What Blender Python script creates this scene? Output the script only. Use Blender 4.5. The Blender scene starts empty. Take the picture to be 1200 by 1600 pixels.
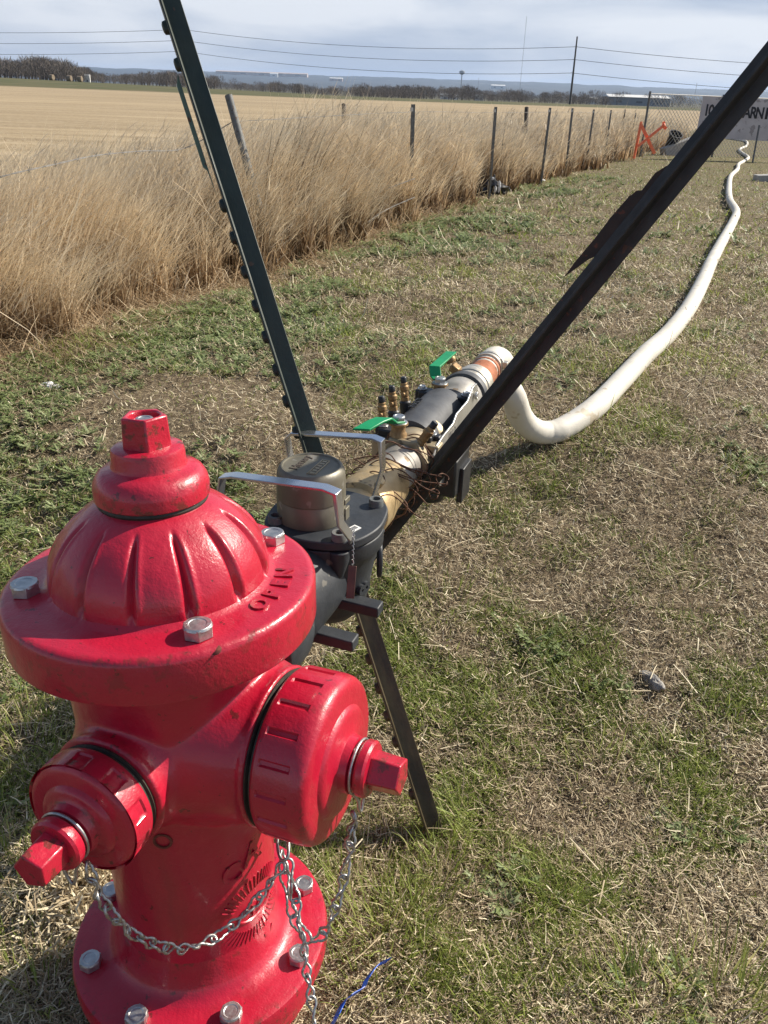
import bpy, bmesh, math, random
import numpy as np
from mathutils import Vector, Matrix
random.seed(7); rng = np.random.default_rng(11)
R = math.radians
SC = bpy.context.scene
COL = SC.collection

# ------------------------------------------------------------------ camera
H = 1.1; PITCH = R(27.4); ROLL = R(2.0); FPX = 1280.0
FWD = np.array([0, math.cos(PITCH), -math.sin(PITCH)]); UP0 = np.array([0, math.sin(PITCH), math.cos(PITCH)]); RT0 = np.array([1.0, 0, 0])
RT = RT0 * math.cos(ROLL) + UP0 * math.sin(ROLL); UP = -RT0 * math.sin(ROLL) + UP0 * math.cos(ROLL)
CAM = np.array([0, 0, H])
cd = bpy.data.cameras.new('camera'); cam = bpy.data.objects.new('camera', cd); COL.objects.link(cam)
m = Matrix(((RT[0], UP[0], -FWD[0], 0), (RT[1], UP[1], -FWD[1], 0), (RT[2], UP[2], -FWD[2], H), (0, 0, 0, 1)))
cam.matrix_world = m
cd.sensor_fit = 'VERTICAL'; cd.sensor_height = 24; cd.lens = 24 * FPX / 1600; cd.clip_start = 0.02; cd.clip_end = 30000
SC.camera = cam
SC.view_settings.view_transform = 'Standard'; SC.view_settings.look = 'None'; SC.view_settings.gamma = 1; SC.view_settings.exposure = 0.6

# ------------------------------------------------------------------ sun and sky
SUN_EL = R(35.0); sd = Vector((0.90, 0.43, 0)).normalized()       # towards the sun, horizontally
sundir = Vector((sd.x * math.cos(SUN_EL), sd.y * math.cos(SUN_EL), math.sin(SUN_EL)))
sl = bpy.data.lights.new('sun', 'SUN'); sl.energy = 5.0; sl.angle = R(0.55); sl.color = (1.0, 0.92, 0.79)
so = bpy.data.objects.new('sun', sl); COL.objects.link(so); so.rotation_euler = sundir.to_track_quat('Z', 'Y').to_euler(); so.location = (30, 20, 40)
w = bpy.data.worlds.new('World'); SC.world = w; w.use_nodes = True
nt = w.node_tree; nt.nodes.clear()
def N(nt, typ, **kw):
    n = nt.nodes.new(typ)
    for k, v in kw.items():
        if k.startswith('_'): setattr(n, k[1:], v)
        else: n.inputs[k.replace('0', ' ') if k in n.inputs else k].default_value = v
    return n
sky = N(nt, 'ShaderNodeTexSky'); sky.sky_type = 'NISHITA'; sky.sun_disc = False; sky.sun_elevation = SUN_EL
sky.sun_rotation = math.atan2(sd.x, sd.y); sky.air_density = 1.0; sky.dust_density = 1.5; sky.ozone_density = 1.5
tc = N(nt, 'ShaderNodeTexCoord'); mp = N(nt, 'ShaderNodeMapping'); mp.inputs['Scale'].default_value = (2.2, 2.2, 11.0); mp.inputs['Location'].default_value = (0.3, 0.4, 0.1)
nt.links.new(tc.outputs['Generated'], mp.inputs['Vector'])
cn = N(nt, 'ShaderNodeTexNoise'); cn.inputs['Scale'].default_value = 1.5; cn.inputs['Detail'].default_value = 7; cn.inputs['Roughness'].default_value = 0.5; cn.inputs['Distortion'].default_value = 0.3
nt.links.new(mp.outputs[0], cn.inputs['Vector'])
cr = N(nt, 'ShaderNodeValToRGB'); cr.color_ramp.elements[0].position = 0.40; cr.color_ramp.elements[1].position = 0.60
cr.color_ramp.elements[0].color = (0.08, 0.08, 0.08, 1); cr.color_ramp.elements[1].color = (1, 1, 1, 1)
nt.links.new(cn.outputs['Fac'], cr.inputs['Fac'])
skm = N(nt, 'ShaderNodeMix'); skm.data_type = 'RGBA'
veil = N(nt, 'ShaderNodeMix'); veil.data_type = 'RGBA'
veil.inputs[6].default_value = (3.7, 4.4, 5.7, 1); veil.inputs[7].default_value = (7.0, 7.3, 7.9, 1)   # thin grey-blue and bright cloud
nt.links.new(cr.outputs[0], veil.inputs[0])
nt.links.new(sky.outputs[0], skm.inputs[6]); nt.links.new(veil.outputs[2], skm.inputs[7]); 
spz = N(nt, 'ShaderNodeSeparateXYZ'); nt.links.new(tc.outputs['Generated'], spz.inputs[0])
el = N(nt, 'ShaderNodeMapRange'); el.interpolation_type = 'SMOOTHSTEP'; el.inputs['From Min'].default_value = 0.10; el.inputs['From Max'].default_value = 0.24; el.inputs['To Min'].default_value = 0.92; el.inputs['To Max'].default_value = 0.06
nt.links.new(spz.outputs[2], el.inputs['Value']); nt.links.new(el.outputs[0], skm.inputs[0])      # the bright veil lies low; the sky is clearer overhead
bg = N(nt, 'ShaderNodeBackground'); bg.inputs['Strength'].default_value = 0.080
wo = N(nt, 'ShaderNodeOutputWorld')
nt.links.new(skm.outputs[2], bg.inputs['Color']); nt.links.new(bg.outputs[0], wo.inputs['Surface'])

# ------------------------------------------------------------------ helpers
def at(px, py, depth):
    return CAM + (FWD + RT * (px - 600) / FPX - UP * (py - 800) / FPX) * depth
def atY(px, py, Y):
    d = FWD + RT * (px - 600) / FPX - UP * (py - 800) / FPX
    return CAM + d * (Y / d[1])
def atZ(px, py, Z):
    d = FWD + RT * (px - 600) / FPX - UP * (py - 800) / FPX
    return CAM + d * ((Z - H) / d[2])

def hashv(ix, iy, s):
    n = np.sin(ix * 127.1 + iy * 311.7 + s * 74.7) * 43758.5453
    return n - np.floor(n)
def vnoise(x, y, s=0):
    x = np.asarray(x, float); y = np.asarray(y, float)
    ix = np.floor(x); iy = np.floor(y); fx = x - ix; fy = y - iy
    fx = fx * fx * (3 - 2 * fx); fy = fy * fy * (3 - 2 * fy)
    a = hashv(ix, iy, s); b = hashv(ix + 1, iy, s); c = hashv(ix, iy + 1, s); d = hashv(ix + 1, iy + 1, s)
    return (a * (1 - fx) + b * fx) * (1 - fy) + (c * (1 - fx) + d * fx) * fy
def fbm(x, y, s=0, o=4):
    v = 0; a = 0.5; t = 0
    for i in range(o):
        v = v + a * vnoise(x * 2**i, y * 2**i, s + i * 3.1); t += a; a *= 0.5
    return v / t

GY = np.array([-50, 0, 1.0, 1.6, 2.3, 3.0, 5.0, 8.0, 12.0, 20.0, 40, 120, 260, 330, 500, 900, 2500, 5000, 9000])
GZ = np.array([0, 0, 0.0,   .09, .20, .21, .15, 0.02, -.10, -.28, -.5, -.9, -1.5, -2.4, -4, -7, -13, -16, -16])
def edge_x(y):   # where the tall dry grass begins
    return np.interp(y, [-3, 0, 2.0, 2.77, 3.57, 4.71, 5.67, 7.07, 8.9, 12.3, 17.9, 23, 40], [-3.2, -2.5, -1.7, -1.40, -1.14, -.75, -.48, -.14, .40, 1.60, 3.85, 5.9, 13.5])
def ground(x, y):
    x = np.asarray(x, float); y = np.asarray(y, float)
    d = np.sqrt(x * x + y * y); z = np.interp(np.where(y > 0, np.maximum(y, d * 0.75), y), GY, GZ)
    near = 1 / (1 + (d / 14.0)**2)
    z = z + .017 * np.maximum(-x - 15, 0) * np.clip((y - 90) / 150, 0, 1) * np.clip((900 - y) / 400, 0, 1)
    z = z + near * ((fbm(x * 1.3, y * 1.3, 3) - .5) * .07 + (fbm(x * 9, y * 9, 5) - .5) * .022)
    t = y - (edge_x(y) * 0); k = edge_x(y) - x                   # shallow ditch under the tall grass
    z = z - near * .05 * np.exp(-((k - .5) / .5)**2)
    return z

def finish(o, mat, smooth=40, bevel=0, parent=None):
    me = o.data
    if mat is not None:
        for mm in (mat if isinstance(mat, (list, tuple)) else [mat]): me.materials.append(mm)
    if smooth:
        me.polygons.foreach_set('use_smooth', [True] * len(me.polygons)); me.set_sharp_from_angle(angle=R(smooth))
    if bevel:
        b = o.modifiers.new('bevel', 'BEVEL'); b.width = bevel; b.segments = 2; b.limit_method = 'ANGLE'; b.angle_limit = R(35); b.harden_normals = False
    if parent is not None: o.parent = parent
    return o
def tag(o, label=None, cat=None, group=None, kind=None):
    if label: o['label'] = label
    if cat: o['category'] = cat
    if group: o['group'] = group
    if kind: o['kind'] = kind
    return o
def empty(name, loc=(0, 0, 0), rot=None):
    o = bpy.data.objects.new(name, None); COL.objects.link(o); o.location = loc; o.empty_display_size = .1
    if rot is not None:
        if isinstance(rot, Matrix): o.rotation_mode = 'QUATERNION'; o.rotation_quaternion = rot.to_quaternion()
        else: o.rotation_euler = rot
    return o
def frame(axis, hint=(0, 0, 1)):
    a = Vector(axis).normalized(); h = Vector(hint)
    if abs(a.dot(h)) > .98: h = Vector((1, 0, 0))
    x = h.cross(a).normalized(); y = a.cross(x)
    return x, y, a
def mat4(origin, axis, hint=(0, 0, 1)):
    x, y, a = frame(axis, hint); o = Vector(origin)
    return Matrix(((x.x, y.x, a.x, o.x), (x.y, y.y, a.y, o.y), (x.z, y.z, a.z, o.z), (0, 0, 0, 1)))
class MB:
    def __init__(s): s.v = []; s.f = []
    def add(s, vs, fs, M=None):
        n = len(s.v)
        s.v += [tuple(M @ Vector(v)) if M is not None else tuple(v) for v in vs]
        s.f += [tuple(i + n for i in f) for f in fs]; return s
    def box(s, c, d, M=None, rot=None):
        vs = []
        for sx in (-1, 1):
            for sy in (-1, 1):
                for sz in (-1, 1):
                    p = Vector((sx * d[0] / 2, sy * d[1] / 2, sz * d[2] / 2))
                    if rot is not None: p = rot @ p
                    vs.append(p + Vector(c))
        return s.add(vs, [(0, 1, 3, 2), (4, 6, 7, 5), (0, 4, 5, 1), (2, 3, 7, 6), (0, 2, 6, 4), (1, 5, 7, 3)], M)
    def lathe(s, prof, n=48, M=None, fn=None, cap=True):
        vs = []; fs = []
        for (r, z) in prof:
            for i in range(n):
                t = 2 * math.pi * i / n; rr = r + (fn(t, z, r) if fn else 0)
                vs.append((rr * math.cos(t), rr * math.sin(t), z))
        for j in range(len(prof) - 1):
            for i in range(n):
                a = j * n + i; b = j * n + (i + 1) % n
                fs.append((a, b, b + n, a + n))
        if cap:
            if prof[0][0] > 1e-5: fs.append(tuple(range(n - 1, -1, -1)))
            if prof[-1][0] > 1e-5: k = (len(prof) - 1) * n; fs.append(tuple(range(k, k + n)))
        return s.add(vs, fs, M)
    def cyl(s, p0, p1, r0, r1=None, n=20, hint=(0, 0, 1)):
        r1 = r0 if r1 is None else r1; L = (Vector(p1) - Vector(p0)).length
        return s.lathe([(r0, 0), (r1, L)], n, mat4(p0, Vector(p1) - Vector(p0), hint))
    def prism(s, poly, h, M=None):
        n = len(poly); vs = [(x, y, 0) for x, y in poly] + [(x, y, h) for x, y in poly]
        fs = [tuple(range(n - 1, -1, -1)), tuple(range(n, 2 * n))] + [(i, (i + 1) % n, n + (i + 1) % n, n + i) for i in range(n)]
        return s.add(vs, fs, M)
    def ngon(s, k, r, h, M=None, rot=0):
        return s.prism([(r * math.cos(2 * math.pi * i / k + rot), r * math.sin(2 * math.pi * i / k + rot)) for i in range(k)], h, M)
    def tube(s, pts, r, n=8, closed=False):
        pts = [Vector(p) for p in pts]; N_ = len(pts); rr = r if hasattr(r, '__len__') else [r] * N_
        tang = []
        for i in range(N_):
            a = pts[(i - 1) % N_] if (closed or i > 0) else pts[i]; b = pts[(i + 1) % N_] if (closed or i < N_ - 1) else pts[i]
            tang.append((b - a).normalized())
        u = frame(tang[0])[0]; vs = []; fs = []
        for i in range(N_):
            t = tang[i]; u = (u - t * u.dot(t)).normalized(); v = t.cross(u)
            for k in range(n):
                a = 2 * math.pi * k / n; vs.append(pts[i] + (u * math.cos(a) + v * math.sin(a)) * rr[i])
        for i in range(N_ if closed else N_ - 1):
            j = (i + 1) % N_
            for k in range(n): fs.append((i * n + k, i * n + (k + 1) % n, j * n + (k + 1) % n, j * n + k))
        if not closed: fs.append(tuple(range(n - 1, -1, -1))); fs.append(tuple(range((N_ - 1) * n, N_ * n)))
        return s.add(vs, fs)
    def strip(s, pts, wv, wdt, th):
        """flat bar following pts, its width along wv"""
        pts = [Vector(p) for p in pts]; wv = Vector(wv).normalized(); vs = []; fs = []; n = len(pts)
        for i, p in enumerate(pts):
            a = pts[max(i - 1, 0)]; b = pts[min(i + 1, n - 1)]; t = (b - a).normalized(); nn = t.cross(wv).normalized()
            k = 1.0
            if 0 < i < n - 1:
                t1 = (p - a).normalized(); k = 1 / max(.5, abs(t1.dot(t)))
            for (e, f) in ((-1, -1), (1, -1), (1, 1), (-1, 1)): vs.append(p + wv * e * wdt / 2 + nn * f * th / 2 * k)
        for i in range(n - 1):
            for k in range(4): fs.append((i * 4 + k, i * 4 + (k + 1) % 4, i * 4 + 4 + (k + 1) % 4, i * 4 + 4 + k))
        fs.append((3, 2, 1, 0)); fs.append(tuple((n - 1) * 4 + k for k in range(4)))
        return s.add(vs, fs)
    def build(s, name, mat, parent=None, smooth=40, bevel=0):
        me = bpy.data.meshes.new(name); me.from_pydata([tuple(v) for v in s.v], [], s.f); me.update()
        bm = bmesh.new(); bm.from_mesh(me); bmesh.ops.recalc_face_normals(bm, faces=bm.faces); bm.to_mesh(me); bm.free()
        o = bpy.data.objects.new(name, me); COL.objects.link(o)
        return finish(o, mat, smooth, bevel, parent)
def catmull(pts, k=8):
    P = [Vector(p) for p in pts]; P = [P[0] * 2 - P[1]] + P + [P[-1] * 2 - P[-2]]; out = []
    for i in range(1, len(P) - 2):
        for j in range(k):
            t = j / k; a, b, c, d = P[i - 1], P[i], P[i + 1], P[i + 2]
            out.append(.5 * ((2 * b) + (c - a) * t + (2 * a - 5 * b + 4 * c - d) * t * t + (3 * b - a - 3 * c + d) * t**3))
    out.append(P[-2]); return out
def text_geo(s, size, ext, bold=0.0):
    cu = bpy.data.curves.new('t', 'FONT'); cu.body = s; cu.size = size; cu.extrude = ext; cu.offset = bold; cu.resolution_u = 3
    cu.align_x = 'CENTER'; o = bpy.data.objects.new('t', cu); COL.objects.link(o)
    dg = bpy.context.evaluated_depsgraph_get(); dg.update(); e = o.evaluated_get(dg); me = e.to_mesh()
    v = [tuple(x.co) for x in me.vertices]; f = [tuple(p.vertices) for p in me.polygons]
    e.to_mesh_clear(); bpy.data.objects.remove(o); bpy.data.curves.remove(cu); return v, f

def fastmesh(name, V, faces_list, tint, mat):
    """numpy mesh: faces_list = [(k, array[n,k])]"""
    me = bpy.data.meshes.new(name); nv = len(V); me.vertices.add(nv); me.vertices.foreach_set('co', V.astype(np.float32).ravel())
    loops = np.concatenate([f.ravel() for k, f in faces_list]); me.loops.add(len(loops)); me.loops.foreach_set('vertex_index', loops.astype(np.int32))
    starts = []; tot = []; c = 0
    for k, f in faces_list:
        starts.append(c + np.arange(len(f)) * k); tot.append(np.full(len(f), k)); c += f.size
    st = np.concatenate(starts); me.polygons.add(len(st)); me.polygons.foreach_set('loop_start', st.astype(np.int32))
    try: me.polygons.foreach_set('loop_total', np.concatenate(tot).astype(np.int32))
    except Exception: pass
    me.update(calc_edges=True)
    if tint is not None:
        a = me.attributes.new('tint', 'FLOAT_VECTOR', 'POINT'); a.data.foreach_set('vector', tint.astype(np.float32).ravel())
    me.polygons.foreach_set('use_smooth', np.ones(len(st), bool))
    o = bpy.data.objects.new(name, me); COL.objects.link(o); me.materials.append(mat); return o

# ------------------------------------------------------------------ materials
def principled(name):
    m = bpy.data.materials.new(name); m.use_nodes = True; nt = m.node_tree; return m, nt, nt.nodes['Principled BSDF']
def ramp(nt, stops, src=None, interp='LINEAR'):
    c = nt.nodes.new('ShaderNodeValToRGB'); e = c.color_ramp.elements; c.color_ramp.interpolation = interp
    while len(e) < len(stops): e.new(0.5)
    for i, (p, col) in enumerate(stops):
        e[i].position = p; e[i].color = (*col, 1) if len(col) == 3 else col
    if src is not None: nt.links.new(src, c.inputs['Fac'])
    return c
def noise(nt, scale, detail=4, rough=.55, coord='Object', sc=None, dist=0):
    t = nt.nodes.new('ShaderNodeTexCoord'); n = nt.nodes.new('ShaderNodeTexNoise'); n.inputs['Scale'].default_value = scale
    n.inputs['Detail'].default_value = detail; n.inputs['Roughness'].default_value = rough; n.inputs['Distortion'].default_value = dist
    if sc:
        mp = nt.nodes.new('ShaderNodeMapping'); mp.inputs['Scale'].default_value = sc; nt.links.new(t.outputs[coord], mp.inputs[0]); nt.links.new(mp.outputs[0], n.inputs['Vector'])
    else: nt.links.new(t.outputs[coord], n.inputs['Vector'])
    return n
def mixc(nt, fac, a, b, mode='MIX'):
    x = nt.nodes.new('ShaderNodeMix'); x.data_type = 'RGBA'; x.blend_type = mode
    for i, v in ((0, fac), (6, a), (7, b)):
        if isinstance(v, (int, float)): x.inputs[i].default_value = v
        elif isinstance(v, tuple): x.inputs[i].default_value = (*v, 1)
        else: nt.links.new(v, x.inputs[i])
    return x.outputs[2]
def bump(nt, bs, h, strength, dist):
    b = nt.nodes.new('ShaderNodeBump'); b.inputs['Strength'].default_value = strength; b.inputs['Distance'].default_value = dist
    nt.links.new(h, b.inputs['Height']); nt.links.new(b.outputs[0], bs.inputs['Normal'])
def surf(name, col, col2=None, rough=.5, rough2=None, metal=0, scale=20, bmp=0, bdist=.001, coat=0, spots=None, lo=.35, hi=.65, detail=5, sc=None, spotscale=60, spotlo=.68):
    m, nt, b = principled(name); n = noise(nt, scale, detail, .6, sc=sc)
    c = ramp(nt, [(lo, col), (hi, col2 or col)], n.outputs['Fac']).outputs[0]
    if spots:
        n2 = noise(nt, spotscale, 3, .6); f = ramp(nt, [(spotlo, (0, 0, 0)), (spotlo + .03, (1, 1, 1))], n2.outputs['Fac'])
        c = mixc(nt, f.outputs[0], c, spots)
    nt.links.new(c, b.inputs['Base Color']); b.inputs['Metallic'].default_value = metal
    n3 = noise(nt, scale * 2.3, 4)
    rr = nt.nodes.new('ShaderNodeMapRange'); rr.inputs['From Min'].default_value = .3; rr.inputs['From Max'].default_value = .7
    rr.inputs['To Min'].default_value = rough; rr.inputs['To Max'].default_value = rough2 if rough2 is not None else rough
    nt.links.new(n3.outputs['Fac'], rr.inputs['Value']); nt.links.new(rr.outputs[0], b.inputs['Roughness'])
    if coat: b.inputs['Coat Weight'].default_value = coat; b.inputs['Coat Roughness'].default_value = .12
    if bmp: n4 = noise(nt, scale * 5, 6, .6, sc=sc); bump(nt, b, n4.outputs['Fac'], bmp, bdist)
    return m
# red enamel: low-frequency gloss change, orange-peel bump, dirt specks and small chips
def red_paint(name, dirt=.70):
    m, nt, b = principled(name)
    n = noise(nt, 7, 5, .55); c = ramp(nt, [(.3, (.39, .004, .024)), (.7, (.49, .009, .036))], n.outputs['Fac']).outputs[0]
    n2 = noise(nt, 330, 2, .5); n3 = noise(nt, 9, 3, .6)
    mm = nt.nodes.new('ShaderNodeMath'); mm.operation = 'MULTIPLY_ADD'; mm.inputs[1].default_value = .55
    nt.links.new(n3.outputs['Fac'], mm.inputs[0]); nt.links.new(n2.outputs['Fac'], mm.inputs[2])
    f = ramp(nt, [(dirt + .303, (0, 0, 0)), (dirt + .323, (1, 1, 1))], mm.outputs[0])
    c = mixc(nt, f.outputs[0], c, (.50, .20, .16))
    n5 = noise(nt, 62, 4, .72); f2 = ramp(nt, [(.655, (0, 0, 0)), (.668, (1, 1, 1))], n5.outputs['Fac']); 
    c = mixc(nt, f2.outputs[0], c, (.16, .012, .014))
    gp = nt.nodes.new('ShaderNodeNewGeometry'); ge = ramp(nt, [(.515, (0, 0, 0)), (.55, (1, 1, 1))], gp.outputs['Pointiness']); ng = noise(nt, 60, 4, .7); gr = ramp(nt, [(.54, (0, 0, 0)), (.60, (1, 1, 1))], ng.outputs['Fac'])
    gm = nt.nodes.new('ShaderNodeMath'); gm.operation = 'MULTIPLY'; nt.links.new(ge.outputs[0], gm.inputs[0]); nt.links.new(gr.outputs[0], gm.inputs[1]); c = mixc(nt, gm.outputs[0], c, (.17, .022, .018))     # paint worn off sharp edges
    nst = noise(nt, 14, 5, .65, sc=(1, 1, .22)); fst = ramp(nt, [(.57, (0, 0, 0)), (.72, (.45, .45, .45))], nst.outputs['Fac']); c = mixc(nt, fst.outputs[0], c, (.20, .018, .022))       # faint run-down grime
    n8 = noise(nt, 3.2, 6, .65); f3 = ramp(nt, [(.50, (0, 0, 0)), (.80, (.16, .16, .16))], n8.outputs['Fac'])      # dusty film
    c = mixc(nt, f3.outputs[0], c, (.36, .10, .10))
    nt.links.new(c, b.inputs['Base Color'])
    n4 = noise(nt, 22, 4); r = ramp(nt, [(.3, (.30, .30, .30)), (.75, (.50, .50, .50))], n4.outputs['Fac']); nt.links.new(r.outputs[0], b.inputs['Roughness'])
    b.inputs['Coat Weight'].default_value = .45; b.inputs['Coat Roughness'].default_value = .13; b.inputs['Specular IOR Level'].default_value = .5
    n6 = noise(nt, 75, 5, .6); n7 = noise(nt, 420, 2)
    ad = nt.nodes.new('ShaderNodeMath'); ad.operation = 'MULTIPLY_ADD'; ad.inputs[1].default_value = .25; nt.links.new(n7.outputs['Fac'], ad.inputs[0]); nt.links.new(n6.outputs['Fac'], ad.inputs[2])
    bump(nt, b, ad.outputs[0], .5, .0022); return m
M_RED = red_paint('red_enamel')
M_CHIP = surf('chipped_paint', (.10, .018, .012), (.20, .05, .03), .8, scale=200)
M_ZINC = surf('zinc_bolt', (.42, .43, .43), (.62, .62, .60), .28, .5, metal=.9, scale=90, bmp=.3, bdist=.0006)
M_CHAIN = surf('chain_wire', (.34, .34, .33), (.52, .52, .50), .34, .5, metal=.9, scale=300)
M_GASKET = surf('black_gasket', (.012, .012, .010), (.05, .045, .03), .45, .7, scale=50, bmp=.3)
M_BRONZE = surf('bronze_drab', (.130, .120, .088), (.19, .175, .135), .42, .6, metal=.35, scale=14, bmp=.25, spots=(.25, .235, .20), spotscale=35, spotlo=.64)
M_EPOXY = surf('grey_epoxy', (.018, .022, .028), (.038, .043, .050), .45, .65, scale=12, bmp=.55, bdist=.0016, spots=(.12, .115, .10), spotlo=.66, spotscale=28)
M_BLACK = surf('black_plastic', (.012, .013, .015), (.024, .025, .028), .35, .55, scale=15, bmp=.1)
M_DARKGREY = surf('dark_grey_plastic', (.045, .048, .055), (.07, .074, .08), .5, .65, scale=30, bmp=.2)
M_BRASS = surf('brass', (.38, .27, .135), (.58, .45, .26), .34, .6, metal=.55, scale=16, bmp=.45, bdist=.0015, spots=(.20, .15, .09), spotlo=.58, spotscale=24)
M_BRASS2 = surf('weathered_brass', (.27, .215, .13), (.46, .39, .27), .4, .62, metal=.5, scale=18, bmp=.45, spots=(.16, .13, .09), spotlo=.60, spotscale=30)
M_OLDBRASS = surf('tarnished_brass', (.24, .15, .07), (.36, .24, .12), .4, .6, metal=.6, scale=60, bmp=.3)
M_STEEL = surf('galvanised_pipe', (.25, .24, .22), (.38, .36, .33), .45, .65, metal=.5, scale=18, bmp=.35, spots=(.20, .15, .10), spotlo=.62, spotscale=30)
M_PLATE = surf('stainless_plate', (.48, .47, .43), (.58, .57, .54), .30, .42, metal=.75, scale=10, bmp=.2, sc=(1, 8, 1))
M_BAR = surf('stainless_bar', (.60, .62, .64), (.68, .69, .71), .24, .30, metal=.95, scale=3)
M_GREEN = surf('green_vinyl', (.0, .22, .075), (.008, .30, .11), .35, .5, scale=12, spots=(.10, .30, .18), spotlo=.66)
M_RUST = surf('rusty_nipple', (.30, .10, .045), (.45, .17, .085), .75, .9, scale=40, bmp=.6, spots=(.16, .06, .03), spotlo=.6, spotscale=60)
M_WIRE = surf('rusty_wire', (.055, .028, .018), (.15, .065, .035), .8, scale=150)
M_TGREEN = surf('green_post_paint', (.012, .030, .026), (.022, .046, .038), .42, .6, scale=14, bmp=.35, bdist=.001, spots=(.09, .055, .035), spotlo=.66, spotscale=55, sc=(1, 1, 1))
M_TLIGHT = surf('light_green_plate', (.10, .17, .13), (.16, .24, .18), .5, .7, scale=20, bmp=.3, spots=(.13, .07, .04), spotlo=.64)
M_TBROWN = surf('rust_stained_post', (.013, .016, .018), (.032, .032, .031), .38, .6, scale=16, bmp=.5, bdist=.0015, spots=(.075, .036, .020), spotlo=.655, spotscale=60)
M_BARB = surf('old_wire', (.16, .15, .14), (.30, .29, .27), .6, scale=60, metal=.3)
M_GPOST = surf('weathered_post', (.09, .10, .10), (.17, .17, .165), .7, scale=40, bmp=.4, spots=(.09, .06, .04), spotlo=.6)
M_DPOST = surf('dark_post', (.05, .04, .032), (.09, .07, .055), .8, scale=40)
M_HOSE = surf('white_hose', (.53, .50, .43), (.64, .61, .54), .5, .68, scale=5, bmp=.5, bdist=.0025, spots=(.46, .40, .30), spotlo=.64, spotscale=11)
M_CLAMP = surf('zinc_clamp', (.50, .46, .38), (.66, .62, .54), .35, .5, metal=.7, scale=60)
M_SIGN = surf('weathered_plywood', (.46, .42, .42), (.58, .53, .52), .85, scale=2.2, bmp=.3, spots=(.34, .30, .29), spotlo=.60, spotscale=6)
M_INK = surf('black_paint', (.018, .018, .022), (.03, .03, .035), .6)
M_ORANGE = surf('orange_flagging', (.92, .16, .06), (.95, .26, .13), .5, scale=30)
M_LINK = surf('galvanised_mesh', (.50, .49, .46), (.62, .60, .56), .4, .5, metal=.5, scale=20)
M_CONC = surf('concrete_block', (.30, .29, .28), (.40, .39, .37), .85, scale=14, bmp=.3)
M_BAG = surf('black_bag', (.008, .008, .010), (.016, .016, .02), .3, .45, scale=30, bmp=.4)
M_WHITE = surf('white_litter', (.55, .55, .55), (.72, .72, .72), .6, scale=30)
M_BLUE = surf('blue_tape', (.010, .07, .42), (.02, .11, .55), .4, .5, scale=80, spots=(.35, .40, .55), spotlo=.66, spotscale=140)
M_STONE = surf('stone', (.10, .10, .10), (.34, .32, .29), .8, scale=25, bmp=.6, bdist=.004)
M_HAY = surf('hay', (.15, .115, .08), (.24, .19, .13), .95, scale=3, bmp=.4)
M_POLE = surf('utility_pole_wood', (.045, .042, .04), (.07, .066, .06), .8, scale=3)
M_CABLE = surf('cable', (.05, .055, .065), (.05, .055, .065), .6)
M_BWHITE = surf('pale_building', (.62, .62, .60), (.70, .70, .68), .6, scale=.02)
M_BGREY = surf('grey_building', (.18, .20, .22), (.24, .26, .28), .7, scale=.02)
M_ROOFT = surf('tan_roof', (.42, .32, .26), (.50, .40, .34), .7, scale=.05)
M_LABEL = surf('paper_label', (.72, .72, .70), (.78, .78, .76), .5)
M_TAG = surf('brown_tag', (.10, .05, .04), (.15, .08, .06), .35, metal=.6, scale=60)
M_DRYCLOTH = surf('dry_matted_grass', (.30, .20, .09), (.52, .38, .20), .9, scale=60, bmp=.8, bdist=.01)

def veg(name, stops, rough=.6, trans=.25, hue=None):
    """leaf material: colour by the per-blade 'tint' attribute (x: random tone, y: position along the blade)"""
    m, nt, b = principled(name); a = nt.nodes.new('ShaderNodeAttribute'); a.attribute_name = 'tint'
    sp = nt.nodes.new('ShaderNodeSeparateXYZ'); nt.links.new(a.outputs['Vector'], sp.inputs[0])
    c = ramp(nt, stops, sp.outputs[0]).outputs[0]
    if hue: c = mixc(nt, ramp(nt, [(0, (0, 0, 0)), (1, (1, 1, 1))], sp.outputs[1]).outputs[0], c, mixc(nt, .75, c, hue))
    nt.links.new(c, b.inputs['Base Color']); b.inputs['Roughness'].default_value = rough; b.inputs['Specular IOR Level'].default_value = .35
    tr = nt.nodes.new('ShaderNodeBsdfTranslucent'); nt.links.new(c, tr.inputs['Color'])
    ms = nt.nodes.new('ShaderNodeMixShader'); ms.inputs[0].default_value = trans
    nt.links.new(b.outputs[0], ms.inputs[1]); nt.links.new(tr.outputs[0], ms.inputs[2])
    nt.links.new(ms.outputs[0], nt.nodes['Material Output'].inputs['Surface']); return m
M_STRAW = veg('straw', [(0, (.10, .072, .042)), (.35, (.30, .230, .140)), (.7, (.56, .46, .30)), (1, (.86, .77, .56))], .6, .15)
M_GRASS = veg('green_grass', [(0, (.12, .145, .030)), (.4, (.23, .29, .060)), (.75, (.36, .41, .11)), (1, (.56, .51, .25))], .5, .4)
M_WEED = veg('weed_leaves', [(0, (.115, .155, .050)), (.5, (.215, .27, .100)), (1, (.37, .41, .22))], .5, .3)
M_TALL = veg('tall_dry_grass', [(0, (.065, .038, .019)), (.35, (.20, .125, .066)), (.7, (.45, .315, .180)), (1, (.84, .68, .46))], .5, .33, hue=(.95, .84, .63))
M_TREE = veg('bare_winter_wood', [(0, (.060, .050, .044)), (.5, (.115, .096, .082)), (1, (.20, .17, .14))], .9, .1)
M_TUFT = veg('stubble_tufts', [(0, (.22, .15, .085)), (1, (.46, .37, .25))], .7, .5)

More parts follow.
